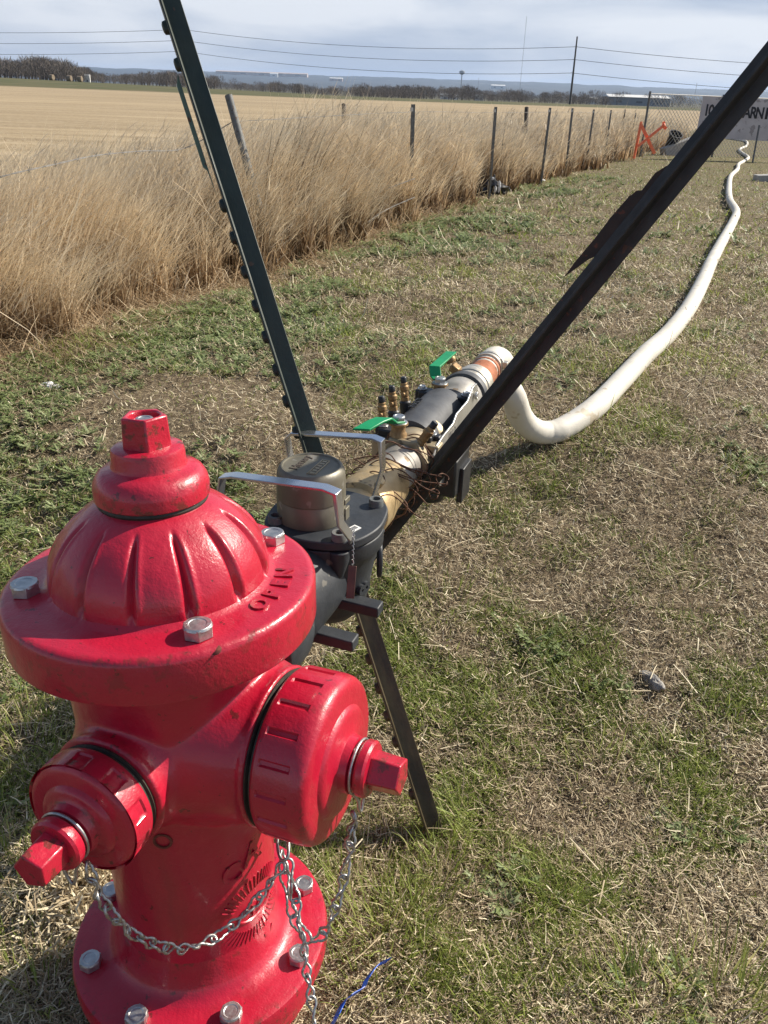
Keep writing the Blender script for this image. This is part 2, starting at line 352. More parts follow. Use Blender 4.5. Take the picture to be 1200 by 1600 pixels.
# ------------------------------------------------------------------ ground
def spaced(fine0, fine1, step, lo, hi, g=1.12):
    v = list(np.arange(fine0, fine1, step)); s = step
    while v[-1] < hi: s *= g; v.append(v[-1] + s)
    s = step; a = [v[0]]
    while a[-1] > lo: s *= g; a.append(a[-1] - s)
    return np.array(a[:0:-1] + v)
gx = spaced(-2.2, 3.2, .035, -8500, 9500); gy = spaced(.1, 5.5, .035, -300, 9500)
X, Y = np.meshgrid(gx, gy); Z = ground(X, Y)
V = np.stack([X.ravel(), Y.ravel(), Z.ravel()], 1); nx = len(gx); ny = len(gy)
ii = (np.arange(ny - 1)[:, None] * nx + np.arange(nx - 1)[None]).ravel()
gmat, nt, b = principled('ground')
geo = nt.nodes.new('ShaderNodeNewGeometry'); sp = nt.nodes.new('ShaderNodeSeparateXYZ'); nt.links.new(geo.outputs['Position'], sp.inputs[0])
def gn(scale, detail=5, rough=.6, sc=(1, 1, 1), dist=0, loc=(0, 0, 0)):
    mp = nt.nodes.new('ShaderNodeMapping'); mp.inputs['Scale'].default_value = sc; mp.inputs['Location'].default_value = loc; nt.links.new(geo.outputs['Position'], mp.inputs[0])
    n = nt.nodes.new('ShaderNodeTexNoise'); n.inputs['Scale'].default_value = scale; n.inputs['Detail'].default_value = detail; n.inputs['Roughness'].default_value = rough; n.inputs['Distortion'].default_value = dist
    nt.links.new(mp.outputs[0], n.inputs['Vector']); return n.outputs['Fac']
soil = ramp(nt, [(.32, (.060, .042, .028)), (.5, (.165, .125, .080)), (.68, (.33, .27, .18))], gn(38, 8, .75)).outputs[0]
lawn = ramp(nt, [(.35, (.15, .115, .065)), (.55, (.12, .125, .045)), (.75, (.09, .13, .03))], gn(1.1, 6, .7)).outputs[0]
def mrange(src, a, b_):
    r = nt.nodes.new('ShaderNodeMapRange'); r.inputs['From Min'].default_value = a; r.inputs['From Max'].default_value = b_; nt.links.new(src, r.inputs['Value']); return r.outputs[0]
lf = mrange(sp.outputs[1], 4, 16)
c1 = mixc(nt, lf, soil, mixc(nt, .5, lawn, soil))
# stubble field: windrow streaks
fs = gn(.9, 6, .6, (.10, .9, 1), .4); fs2 = gn(.05, 5, .6, (.25, 1.6, 1), .3, (9, 3, 0)); fs3 = gn(6, 4, .7)
fld = ramp(nt, [(.32, (.21, .155, .090)), (.5, (.33, .250, .148)), (.68, (.47, .37, .235))], fs).outputs[0]
fld = mixc(nt, ramp(nt, [(.42, (0, 0, 0)), (.62, (.55, .55, .55))], fs2).outputs[0], fld, (.22, .165, .10))
fld = mixc(nt, ramp(nt, [(.42, (0, 0, 0)), (.62, (.75, .75, .75))], fs3).outputs[0], fld, (.42, .34, .23))
# the strip beyond the stubble: green winter crop, then brown and olive patches
vfar = ramp(nt, [(.35, (.060, .056, .034)), (.5, (.085, .082, .045)), (.66, (.13, .105, .068))], gn(.004, 5, .6, (1, 2.5, 1))).outputs[0]
crop = ramp(nt, [(.35, (.075, .085, .035)), (.65, (.13, .115, .060))], gn(.08, 5, .6)).outputs[0]
yw = nt.nodes.new('ShaderNodeMath'); yw.operation = 'MULTIPLY_ADD'; yw.inputs[1].default_value = -.28; nt.links.new(sp.outputs[0], yw.inputs[0]); nt.links.new(sp.outputs[1], yw.inputs[2])
far1 = mixc(nt, mrange(yw.outputs[0], 165, 175), fld, crop); far2 = mixc(nt, mrange(sp.outputs[1], 330, 360), far1, vfar)
# which side of the fence line: x against the edge
em = nt.nodes.new('ShaderNodeMapRange'); em.inputs['From Min'].default_value = 7; em.inputs['From Max'].default_value = 40; em.inputs['To Min'].default_value = -.1; em.inputs['To Max'].default_value = 13.4; em.clamp = False
nt.links.new(sp.outputs[1], em.inputs['Value'])
dx = nt.nodes.new('ShaderNodeMath'); dx.operation = 'SUBTRACT'; nt.links.new(sp.outputs[0], dx.inputs[0]); nt.links.new(em.outputs[0], dx.inputs[1])
side = mrange(dx.outputs[0], -1.6, -1.2)
sy = nt.nodes.new('ShaderNodeMath'); sy.operation = 'MAXIMUM'; nt.links.new(mrange(sp.outputs[1], 60, 70), sy.inputs[1])
inv = nt.nodes.new('ShaderNodeMath'); inv.operation = 'SUBTRACT'; inv.inputs[0].default_value = 1; nt.links.new(side, inv.inputs[1]); nt.links.new(inv.outputs[0], sy.inputs[0])
c = mixc(nt, sy.outputs[0], c1, far2)
nt.links.new(c, b.inputs['Base Color']); b.inputs['Roughness'].default_value = .95; b.inputs['Specular IOR Level'].default_value = .15
bump(nt, b, gn(60, 8, .75), .9, .012)
tag(fastmesh('ground', V, [(4, np.stack([ii, ii + 1, ii + nx + 1, ii + nx], 1))], None, gmat), kind='structure')

# ------------------------------------------------------------------ hills
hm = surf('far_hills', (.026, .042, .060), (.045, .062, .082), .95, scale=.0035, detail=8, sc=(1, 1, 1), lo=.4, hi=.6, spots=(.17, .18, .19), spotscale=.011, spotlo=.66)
hx = np.linspace(-5200, 7200, 400); hy = np.array([2600, 2900, 3300, 3800, 4400, 5100, 5800, 6200])
hprof = np.array([-17, -11, 2, 9, 20, 36, 55, 18.])
HX, HY = np.meshgrid(hx, hy); HP = np.repeat(hprof[:, None], len(hx), 1)
HZ = HP * (.72 + .5 * fbm(HX * .0011, HY * .0008, 21)) + (fbm(HX * .012, HY * .01, 25) - .5) * 9
HZ = np.where(HP < -5, HP, HZ)
V = np.stack([HX.ravel(), HY.ravel(), HZ.ravel()], 1); nx = len(hx); ii = (np.arange(len(hy) - 1)[:, None] * nx + np.arange(nx - 1)[None]).ravel()
tag(fastmesh('hills', V, [(4, np.stack([ii, ii + 1, ii + nx + 1, ii + nx], 1))], None, hm), kind='structure')

# ------------------------------------------------------------------ blades in numpy
def blades(P, length, width, az, lean, curl, seg=3, tone=None, twist=None, pointed=True):
    """P[n,3]; a tapering ribbon per row: rises, leans towards az by lean(0..pi/2) and curls further"""
    n = len(P); d = np.stack([np.cos(az), np.sin(az), np.zeros(n)], 1); sidev = np.stack([-np.sin(az), np.cos(az), np.zeros(n)], 1)
    if twist is not None: sidev = sidev * np.cos(twist)[:, None] + d * np.sin(twist)[:, None]
    pts = [P]; cur = P.copy()
    for k in range(seg):
        a = lean + curl * ((k + .5) / seg)**1.5 * 1.15
        cur = cur + (d * np.sin(a)[:, None] + np.array([0, 0, 1.]) * np.cos(a)[:, None]) * (length / seg)[:, None]; pts.append(cur)
    rows = []; ty = []
    for k in range(seg + 1):
        t = k / seg; wk = width * ((1 - t**1.6) if pointed else (1 - .25 * t)) * .5
        if k == seg and pointed: rows.append(pts[k][:, None, :]); ty.append([t])
        else: rows.append(np.stack([pts[k] - sidev * wk[:, None], pts[k] + sidev * wk[:, None]], 1)); ty.append([t, t])
    A = np.concatenate(rows, 1); nv = A.shape[1]; V = A.reshape(-1, 3); base = np.arange(n)[:, None] * nv
    quads = []; nq = seg - 1 if pointed else seg
    for k in range(nq): quads.append(base + np.array([2 * k, 2 * k + 1, 2 * k + 3, 2 * k + 2]))
    F = [(4, np.concatenate(quads, 0))] if quads else []
    if pointed: F.append((3, base + np.array([2 * seg - 2, 2 * seg - 1, 2 * seg])))
    tone = rng.random(n) if tone is None else tone
    T = np.zeros((n, nv, 3)); T[:, :, 0] = tone[:, None]; T[:, :, 1] = np.concatenate(ty)[None]
    return V, F, T.reshape(-1, 3)
def merge(parts):
    Vs = []; Fs = []; Ts = []; o = 0
    for V, F, T in parts:
        Vs.append(V); Ts.append(T); Fs += [(k, f + o) for k, f in F]; o += len(V)
    return np.concatenate(Vs), Fs, np.concatenate(Ts)
def fan(n, r0, r1, p, a0=-38, a1=38):
    """points on the ground, thinning with distance from the viewpoint"""
    u = rng.random(n); q = 2 - p; r = (r0**q + u * (r1**q - r0**q))**(1 / q)
    a = np.radians(rng.uniform(a0, a1, n)); return np.stack([r * np.sin(a), r * np.cos(a)], 1), r
HX0, HY0 = -.20, .66                                                    # hydrant foot
def lawnmask(xy, margin=0.0):
    x, y = xy[:, 0], xy[:, 1]; return (x > edge_x(y) + margin + (fbm(x * 2, y * 2, 9) - .5) * .5) & ((x - HX0)**2 + (y - HY0)**2 > .10**2)
def greenness(x, y):
    g = fbm(x * 1.5 + 3, y * 1.5, 31, 3) * .30 + fbm(x * 7, y * 7, 37, 2) * .70
    g += .12 * np.exp(-((x - .25) / .45)**2 - ((y - 1.25) / .40)**2)                # lush patch right of the meter
    g += .10 * np.exp(-((x + .75) / .35)**2 - ((y - 1.1) / .45)**2) + .16 * np.exp(-((x - .12) / .22)**2 - ((y - .72) / .22)**2)
    g -= .22 * np.exp(-((x + .55) / .45)**2 - ((y - 2.45) / .42)**2)                # bare soil behind the hydrant
    g -= .10 * np.exp(-((x - .35) / .3)**2 - ((y - 1.62) / .22)**2)
    g += .05 * np.clip((y - 4) / 8, 0, 1)
    return g
parts = []
for (n, r0, r1, p) in ((345000, .42, 6, 1.95), (90000, 5.5, 26, 1.95)):
    xy, r = fan(n, r0, r1, p); k = lawnmask(xy, -.25); xy = xy[k]; r = r[k]; n = len(xy); x, y = xy.T
    g = greenness(x, y); keep = rng.random(n) < np.clip(.95 - (.0 + (g - .52)) * 2.2, .30, 1) * np.clip(1.15 - .85 * np.exp(-((x + .55) / .45)**2 - ((y - 2.45) / .42)**2), 0, 1)
    x, y, r = x[keep], y[keep], r[keep]; n = len(x); sc = np.clip(r / 2.2, .75, 4.5)
    Lh = rng.gamma(2.0, .0052, n) + .005; Lh = np.where(rng.random(n) < .03, Lh * 3.0, Lh)
    P = np.stack([x, y, ground(x, y) + rng.uniform(0, .016, n) * np.clip(sc, 1, 2)], 1)
    tone = np.clip(rng.beta(1.3, 1.5, n) * .95 + (fbm(x * 3, y * 3, 41) - .5) * .6 + .05, 0, 1)
    parts.append(blades(P, Lh * sc**.7, rng.uniform(.0010, .0030, n) * sc, rng.uniform(0, 2 * np.pi, n), rng.normal(1.36, .24, n), rng.normal(0, .8, n), 2, tone, rng.normal(0, .8, n), False))
V, F, T = merge(parts); tag(fastmesh('straw_litter', V, F, T, M_STRAW), 'pale dry straw and dead grass lying over the bare verge', 'dead grass', kind='stuff')
parts = []
for (n, r0, r1, p) in ((360000, .42, 6, 1.95), (110000, 5.5, 28, 1.95)):
    xy, r = fan(n, r0, r1, p); k = lawnmask(xy, .02); xy = xy[k]; r = r[k]; x, y = xy.T; n = len(x)
    g = greenness(x, y); keep = rng.random(n) < np.clip((g - .44) * 4.6, .08, .85); x, y, r, g = x[keep], y[keep], r[keep], g[keep]; n = len(x); sc = np.clip(r / 2.4, .8, 4)
    Lh = rng.gamma(4, .0044, n) * (1 + np.clip((g - .54) * 4.0, -.25, 1.2))
    P = np.stack([x, y, ground(x, y)], 1); tone = np.clip(rng.normal(.45, .2, n) + (fbm(x * 2, y * 2, 43) - .5) * .8, 0, 1)
    caz = fbm(x * 22, y * 22, 47, 2) * 14 + rng.normal(0, 1.2, n)
    parts.append(blades(P, Lh * sc**.35, rng.uniform(.0016, .0036, n) * sc, caz, rng.uniform(.35, 1.25, n), rng.uniform(.0, .9, n), 3, tone, rng.normal(0, .5, n)))
# taller tufts
tuft = [(x_, y_,   .045, 150, .075) for x_, y_ in [tuple(atZ(600, 1470, 0)[:2]), tuple(atZ(640, 1440, 0)[:2])]] + [(atZ(px, py, .0)[0], atZ(px, py, .0)[1], s_, n_, l_) for px, py, s_, n_, l_ in
        [(850, 1400, .025, 60, .06), (1000, 1560, .04, 140, .07), (1130, 1570, .05, 170, .08), (870, 1500, .02, 40, .05), (700, 1360, .03, 110, .06), (780, 1580, .03, 60, .05), (700, 1000, .06, 160, .05), (560, 1400, .05, 140, .04), (560, 1540, .05, 200, .045), (40, 1180, .06, 200, .06), (20, 1380, .06, 240, .06), (60, 1560, .07, 300, .05), (940, 1210, .04, 90, .05), (1080, 1250, .04, 90, .05), (1110, 1150, .04, 90, .05)]]
for (tx, ty_, s_, n_, l_) in tuft:
    x = rng.normal(tx, s_, n_); y = rng.normal(ty_, s_, n_); k = (x - HX0)**2 + (y - HY0)**2 > .13**2; x = x[k]; y = y[k]; n = len(x); az = np.arctan2(y - ty_, x - tx) + rng.normal(0, .5, n)
    parts.append(blades(np.stack([x, y, ground(x, y)], 1), rng.uniform(.6, 1.2, n) * l_, rng.uniform(.0014, .003, n), az, rng.uniform(.1, .6, n), rng.uniform(.2, .9, n), 3, np.clip(rng.normal(.55, .25, n), 0, 1), rng.normal(0, .4, n)))
V, F, T = merge(parts); tag(fastmesh('green_grass', V, F, T, M_GRASS), 'short green grass growing in patches over the verge', 'grass', kind='stuff')
# broadleaf weeds: rosettes of lobed leaves
def rosettes(cx, cy, size, per):
    n = len(cx) * per; x = np.repeat(cx, per); y = np.repeat(cy, per); s = np.repeat(size, per) * rng.uniform(.6, 1.15, n)
    az = rng.uniform(0, 2 * np.pi, n); P = np.stack([x, y, ground(x, y) + .004], 1)
    tone = np.clip(np.repeat(rng.random(len(cx)), per) * .6 + rng.random(n) * .45, 0, 1); out = []
    out.append(blades(P, s, s * .22, az, rng.uniform(.7, 1.25, n), rng.uniform(.1, .7, n), 3, tone))
    for t_, sg in ((.45, 1), (.45, -1), (.7, 1), (.7, -1)):      # side lobes
        a = .95; o_ = P + np.stack([np.cos(az) * np.sin(a), np.sin(az) * np.sin(a), np.full(n, np.cos(a))], 1) * (s * t_)[:, None]
        out.append(blades(o_, s * .33, s * .14, az + sg * .8, np.full(n, 1.25), np.full(n, .3), 2, tone))
    return out
xy, r = fan(60000, .7, 16, 1.75); k = lawnmask(xy, .05); xy = xy[k]; r = r[k]; x, y = xy.T
wm = fbm(x * 1.7 + 7, y * 1.7, 53, 4) * .55 + fbm(x * 7, y * 7, 57, 2) * .45
band = np.exp(-((x - edge_x(y) - .55) / .75)**2)                       # thicker beside the tall grass
k = rng.random(len(x)) < np.clip((wm - .575 + .12 * band) * 6, 0, 1) * (.25 + .75 * band) * (1 - .9 * np.exp(-((x + .5) / .45)**2 - ((y - 2.4) / .45)**2)); x, y, r = x[k], y[k], r[k]
V, F, T = merge(rosettes(x, y, rng.uniform(.018, .046, len(x)) * np.clip(r / 2.8, .85, 2.4), 7))
tag(fastmesh('weeds', V, F, T, M_WEED), 'low broadleaf weeds with lobed grey-green leaves beside the tall grass', 'weeds', kind='stuff')
# long loose straws
xy, r = fan(1100, .7, 9, 1.6); k = lawnmask(xy, -.1); xy = xy[k]; r = r[k]; x, y = xy.T; n = len(x)
V, F, T = blades(np.stack([x, y, ground(x, y) + rng.uniform(.006, .03, n)], 1), rng.uniform(.03, .14, n) * np.clip(r / 3, .6, 1.6), rng.uniform(.0012, .0028, n) * np.clip(r / 2.5, .8, 2), rng.uniform(0, 6.28, n), rng.normal(1.50, .08, n), rng.normal(.0, .3, n), 3, rng.uniform(.6, 1, n), rng.normal(0, .5, n), False)
tag(fastmesh('loose_straws', V, F, T, M_STRAW), 'long pale straws scattered on top of the verge', 'dry straw', kind='stuff')

# ------------------------------------------------------------------ tall dry grass
BAGP = (1.25, 11.4)
def tallband(n, y0, y1, depth, p):
    q = 1 - p; u = rng.random(n); y = (y0**q + u * (y1**q - y0**q))**(1 / q); d = rng.random(n)**1.25 * depth
    ragged = (fbm(y * 2.2, y * 0 + 1.7, 61, 3) - .5) * .55 + (fbm(y * 9, y * 0 + 4, 63, 2) - .5) * .25
    return edge_x(y) - .02 - d + ragged * np.clip(y / 5, .5, 2), y, d
def hmax(x, y): return np.interp(x / y, [-.7, -.45, -.32, -.18, -.08, .05, .3], [.52, .57, .60, .66, .90, .84, .88]) * np.interp(y, [0, 2, 14, 25], [.9, 1, 1, 1.1])
parts = []
for (n, y0, y1, dep, p) in ((62000, 1.2, 6.5, 1.5, 1.35), (42000, 5.5, 14, 2.2, 1.4), (24000, 13, 36, 4.5, 1.3)):
    x, y, d = tallband(n, y0, y1, dep, p); cl = .6 * fbm(x * 4.5, y * 4.5, 67, 3) + .4 * fbm(x * 13, y * 13, 68, 2); k = rng.random(n) < np.clip((cl - .36) * 5, .05, 1)
    k &= ~((np.abs(x - BAGP[0]) < .35) & (y > BAGP[1] - 1.6) & (y < BAGP[1] + .10))
    x, y, d, cl = x[k], y[k], d[k], cl[k]; n = len(x); r = np.hypot(x, y); sc = np.clip(r / 4.0, .7, 5)
    edge = np.clip(.50 + d / .35 * .5, .45, 1); Lh = hmax(x, y) * edge * (.60 + 1.0 * (cl - .35) + .35 * (fbm(x * 1.3, y * 1.3, 69, 2) - .5)) * rng.uniform(.5, 1.28, n)
    P = np.stack([x, y, ground(x, y) - .01], 1); az = rng.normal(.15, 1.3, n)      # wind combs the tops towards +x
    az = np.where(rng.random(n) < .25, rng.uniform(0, 6.28, n), az)
    tone = np.clip(rng.beta(1.3, 1.4, n) * .85 + (fbm(x * 2.5, y * 2.5, 71) - .5) * .8 + .06, 0, 1)
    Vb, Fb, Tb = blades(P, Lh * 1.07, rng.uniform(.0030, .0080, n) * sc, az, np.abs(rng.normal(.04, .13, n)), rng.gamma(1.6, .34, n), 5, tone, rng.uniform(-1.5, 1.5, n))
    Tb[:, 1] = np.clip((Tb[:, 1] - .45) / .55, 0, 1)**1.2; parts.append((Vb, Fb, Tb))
    # arching lower leaves fill the mass
    m_ = n // 2; j = rng.choice(n, m_, replace=False)
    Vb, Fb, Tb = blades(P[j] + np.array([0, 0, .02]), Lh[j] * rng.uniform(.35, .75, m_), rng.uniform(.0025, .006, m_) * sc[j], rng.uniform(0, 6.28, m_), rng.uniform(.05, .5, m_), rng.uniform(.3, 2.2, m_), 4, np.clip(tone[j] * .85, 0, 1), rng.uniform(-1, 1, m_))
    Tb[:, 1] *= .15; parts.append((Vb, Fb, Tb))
    # feathery seed heads near the tips
    m_ = int(n * .42); j = rng.choice(n, m_, replace=False); top = P[j] + np.stack([np.cos(az[j]) * .10, np.sin(az[j]) * .05, Lh[j] * .80], 1)
    for q in range(3):
        Vb, Fb, Tb = blades(top + np.array([0, 0, q * .03]), rng.uniform(.08, .20, m_), rng.uniform(.003, .006, m_) * sc[j], rng.normal(.1, .40, m_), rng.uniform(.35, 1.05, m_), rng.uniform(0, .6, m_), 2, np.clip(tone[j] + .2, 0, 1), rng.uniform(-1, 1, m_))
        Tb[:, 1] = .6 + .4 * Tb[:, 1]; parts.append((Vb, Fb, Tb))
# a few dark dead weed stems standing among the pale grass
n = 70; x = rng.normal(-.75, .07, n); y = rng.normal(5.6, .25, n)
Vb, Fb, Tb = blades(np.stack([x, y, ground(x, y)], 1), rng.uniform(.7, 1.05, n), rng.uniform(.004, .008, n), rng.normal(.2, .5, n), rng.uniform(0, .25, n), rng.uniform(.2, .8, n), 5, np.zeros(n), rng.uniform(-1, 1, n))
Tb[:, 1] = 0; parts.append((Vb, Fb, Tb))
# broken stems bent sharply over
n = 2600; y = rng.uniform(1.8, 10, n); x = edge_x(y) - rng.uniform(0, 1.3, n); az_ = rng.uniform(0, 6.28, n); hb = hmax(x, y) * rng.uniform(.35, .85, n)
Vb, Fb, Tb = blades(np.stack([x, y, ground(x, y) + hb], 1), rng.uniform(.12, .40, n), rng.uniform(.003, .006, n) * np.clip(y / 4, .8, 2.4), az_, rng.uniform(1.2, 2.3, n), rng.uniform(-.2, .6, n), 3, rng.beta(2, 1.3, n), rng.uniform(-1, 1, n))
Tb[:, 1] *= .8; parts.append((Vb, Fb, Tb))
# long wisps leaning out of the top
n = 2000; y = rng.uniform(2.2, 10, n); x = edge_x(y) - rng.uniform(.1, 1.3, n); g0 = ground(x, y); hh = hmax(x, y)
Vb, Fb, Tb = blades(np.stack([x, y, g0 + hh * .50], 1), rng.uniform(.3, .58, n), rng.uniform(.0025, .0045, n), rng.normal(.15, .35, n), rng.uniform(.35, .85, n), rng.uniform(.1, .7, n), 4, rng.uniform(.7, 1, n), rng.uniform(-1, 1, n))
Tb[:, 1] = 1; parts.append((Vb, Fb, Tb))
# flattened dead stems along the foot of the stand
n = 9000; y = rng.uniform(1.4, 12, n)**1.0; x = edge_x(y) + rng.normal(.02, .13, n); k = ~((np.abs(x - BAGP[0] + .1) < .6) & (np.abs(y - BAGP[1] + .8) < 1.2)); x, y = x[k], y[k]; n = len(x); g0 = ground(x, y)
Vb, Fb, Tb = blades(np.stack([x, y, g0 + .012], 1), rng.uniform(.08, .30, n), rng.uniform(.002, .0045, n) * np.clip(y / 4, .7, 3), rng.uniform(0, 6.28, n), rng.normal(1.35, .2, n), rng.normal(.1, .4, n), 3, rng.beta(2.5, 2, n), rng.uniform(-1, 1, n), False)
Tb[:, 1] *= .2; parts.append((Vb, Fb, Tb))
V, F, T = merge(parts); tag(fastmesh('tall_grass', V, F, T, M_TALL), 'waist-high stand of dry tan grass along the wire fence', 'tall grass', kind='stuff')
# stubble in the field
n = 30000; u = rng.random(n); r = 4.5 * (26 / 4.5)**u; a = np.radians(rng.uniform(-40, 34, n)); x = r * np.sin(a); y = r * np.cos(a); k = (x < edge_x(y) - 1.6) & (y > 1); x, y, r = x[k], y[k], r[k]
rowp = fbm(x * .12, y * 1.1, 81, 3); k = rng.random(len(x)) < np.clip((rowp - .35) * 3.2, .1, 1); x, y, r = x[k], y[k], r[k]; n = len(x)
V, F, T = blades(np.stack([x, y, ground(x, y)], 1), rng.uniform(.02, .06, n), rng.uniform(.003, .007, n) * np.clip(r / 9, .6, 3), rng.uniform(0, 6.28, n), rng.uniform(0, .8, n), rng.uniform(0, .8, n), 2, np.clip(rng.beta(2, 2, n), 0, 1), rng.uniform(-1.5, 1.5, n))
tag(fastmesh('field_stubble', V, F, T, M_TUFT), 'short tan stubble of the mown field beyond the fence', 'stubble', kind='stuff')

# ------------------------------------------------------------------ fire hydrant
T_ = np.array([-.2195, .695, H - .44]); B_ = np.array([-.207, .664, H - .93])
AX = (T_ - B_) / np.linalg.norm(T_ - B_); AZ = R(19.8)
def Aax(s): return T_ + AX * (.44 - s)
OO = np.array([-.21746, .68427, .49043])
zl = Vector(AX); yl = Vector((math.sin(AZ), math.cos(AZ), 0)); yl = (yl - zl * yl.dot(zl)).normalized(); xl = yl.cross(zl)
HM = Matrix(((xl.x, yl.x, zl.x), (xl.y, yl.y, zl.y), (xl.z, yl.z, zl.z)))
hyd = tag(empty('fire_hydrant', tuple(B_ - AX * (.17 / AX[2])), HM), 'glossy red fire hydrant in the foreground with two capped outlets and silver chains', 'fire hydrant')
ZT = .6617; ZN = .4860
VX = Vector((1, 0, 0)); VY = Vector((0, 1, 0)); VZ = Vector((0, 0, 1))
# barrel with its outlet necks, fused
bb = MB()
bb.lathe([(.0925, .150), (.0925, .20), (.0935, .30), (.096, .38), (.102, .50), (.105, .56), (.106, .632)], 64)
bb.lathe([(.105, 0), (.103, .045), (.093, .075), (.087, .098), (.081, .118), (.084, .120), (.084, .1255), (.076, .1255), (.076, .127)], 64, mat4((0, 0, ZN), VX))
for sgn in (-1, 1):
    bb.lathe([(.088, 0), (.084, .06), (.070, .085), (.062, .100), (.059, .112), (.062, .114), (.062, .1215), (.05, .1215), (.05, .1235)], 56, mat4((0, 0, ZN), VY * sgn))
bar = bb.build('barrel', M_RED, hyd, 0)
md = bar.modifiers.new('fuse', 'REMESH'); md.mode = 'VOXEL'; md.voxel_size = .0026; md.use_smooth_shade = True
sm = bar.modifiers.new('soften', 'SMOOTH'); sm.factor = .5; sm.iterations = 14
# base flange and the standpipe below it
MB().lathe([(.0, -.12), (.088, -.12), (.088, .085), (.100, .098), (.138, .104), (.142, .108), (.142, .134), (.138, .139), (.150, .142), (.1535, .146), (.154, .163), (.152, .1685), (.147, .1705),
            (.125, .1715), (.112, .174), (.104, .180), (.0985, .190), (.0955, .205), (.0925, .222)], 128).build('base_flange', M_RED, hyd, 30)
def hexbolt(pos, axis, r=.0155, h=.011, rot=0, parent=None, name='bolt', washer=False, mat=None):
    mb = MB(); M = mat4(pos, axis); c = .0012
    k = 6; base = [(r * math.cos(2 * math.pi * i / k + rot), r * math.sin(2 * math.pi * i / k + rot)) for i in range(k)]
    if washer: mb.lathe([(r * 1.35, 0), (r * 1.35, .0018)], 28, M)
    mb.prism(base, h - c, M @ Matrix.Translation((0, 0, .0014)))
    mb.lathe([(r * .96, h - c - .0004), (r * .88, h + .0012), (r * .60, h + .0012), (r * .57, h + .0006), (0, h + .0006)], 6 * 5, M)
    return mb.build(name, mat or M_ZINC, parent, 30, .0005)
for a in (-154, -110, -64, -20, 25, 70, 116, 162):
    a = R(a + 19.8); hexbolt((.1325 * math.cos(a), .1325 * math.sin(a), .1705), VZ, .0128, .0115, rng.uniform(0, 1), hyd)
# bonnet: dome with flutes, top flange
NF = 13
def flute(t, z, r):
    if z < ZT + .004 or r < .055: return 0
    k = (t * NF / (2 * math.pi)) % 1.0; d = (k - .5)
    f = min(1, (z - ZT - .004) / .010) * min(1, max(0, (ZT + .076 - z)) / .010)
    return f * (-.0062 * math.exp(-(d / .068)**2) + .0014 * math.exp(-((d - .15) / .06)**2))
prof = [(.108, ZT - .047), (.145, ZT - .049), (.1515, ZT - .046), (.1525, ZT - .043), (.1528, ZT - .008), (.1515, ZT - .0035), (.1485, ZT - .0008), (.144, ZT), (.125, ZT + .0008), (.114, ZT + .0015), (.1105, ZT + .003)]
for i in range(26):
    t = i / 25; prof.append((.1065 - .054 * t**2.1 - .002 * t, ZT + .006 + .077 * (1 - (1 - t)**1.15)))
prof += [(.048, ZT + .085)]
bon = MB().lathe(prof, 390, None, flute).build('bonnet', M_RED, hyd, 32)
for a in (-161, -61, 38, 127):
    a = R(a + 19.8); hexbolt((.1265 * math.cos(a), .1265 * math.sin(a), ZT - .0005), VZ, .0138, .0120, rng.uniform(0, 1), bon)
MB().lathe([(.046, ZT + 0.0805), (.0515, ZT + 0.0825), (.0525, ZT + 0.0850), (.0515, ZT + 0.0880), (.045, ZT + 0.0885)], 64).build('seal_ring', M_GASKET, bon)
# raised lettering and rotation arrows on the flange
def curved_text(mb, s, ang0, step, rad, size, ext, z):
    for i, ch in enumerate(s):
        v, f = text_geo(ch, size, ext, .0008); a = ang0 + step * i
        mb.add(v, f, Matrix(((-math.sin(a), -math.cos(a), 0, rad * math.cos(a)), (math.cos(a), -math.sin(a), 0, rad * math.sin(a)), (0, 0, 1, z), (0, 0, 0, 1))))
ob = MB(); curved_text(ob, 'OPEN', R(-28.5 + 19.8), R(10.2), .1300, .0240, .0019, ZT + .0010)
ob.build('raised_lettering', M_RED, bon, 30)
for a0 in (R(50 + 19.8), R(150 + 19.8)):
    ar = MB(); ar.prism([(.126 * math.cos(a0), .126 * math.sin(a0)), (.131 * math.cos(a0), .131 * math.sin(a0)), (.130 * math.cos(a0 + .10), .130 * math.sin(a0 + .10)), (.127 * math.cos(a0 + .10), .127 * math.sin(a0 + .10))], .0022, Matrix.Translation((0, 0, ZT)))
    ar.prism([(.122 * math.cos(a0 + .09), .122 * math.sin(a0 + .09)), (.135 * math.cos(a0 + .09), .135 * math.sin(a0 + .09)), (.1285 * math.cos(a0 + .18), .1285 * math.sin(a0 + .18))], .0022, Matrix.Translation((0, 0, ZT)))
    ar.build('raised_arrow', M_RED, bon, 30)
# weather shield and operating nut
shd = MB().lathe([(.047, ZT + 0.0880), (.0525, ZT + 0.0877), (.0540, ZT + 0.0890), (.0542, ZT + 0.0985), (.0528, ZT + 0.1055), (.0490, ZT + 0.1120), (.0440, ZT + 0.1157), (.0385, ZT + 0.1170), (.0355, ZT + 0.1187), (.0342, ZT + 0.1220), (.0340, ZT + 0.1320), (.0328, ZT + 0.1357), (.0295, ZT + 0.1373), (0, ZT + 0.1375)], 96).build('weather_shield', M_RED, hyd, 30)
nb = MB(); k5 = [(.0235 * math.cos(2 * math.pi * i / 5 + R(-52)), .0235 * math.sin(2 * math.pi * i / 5 + R(-52))) for i in range(5)]
k5t = [(x * .93, y * .93) for x, y in k5]; hole = [(.0145 * math.cos(2 * math.pi * i / 30), .0145 * math.sin(2 * math.pi * i / 30)) for i in range(30)]
bmn = bmesh.new()
lo = [bmn.verts.new((x, y, ZT + 0.1345)) for x, y in k5]; hi = [bmn.verts.new((x, y, ZT + 0.1665)) for x, y in k5t]
for i in range(5): bmn.faces.new((lo[i], lo[(i + 1) % 5], hi[(i + 1) % 5], hi[i]))
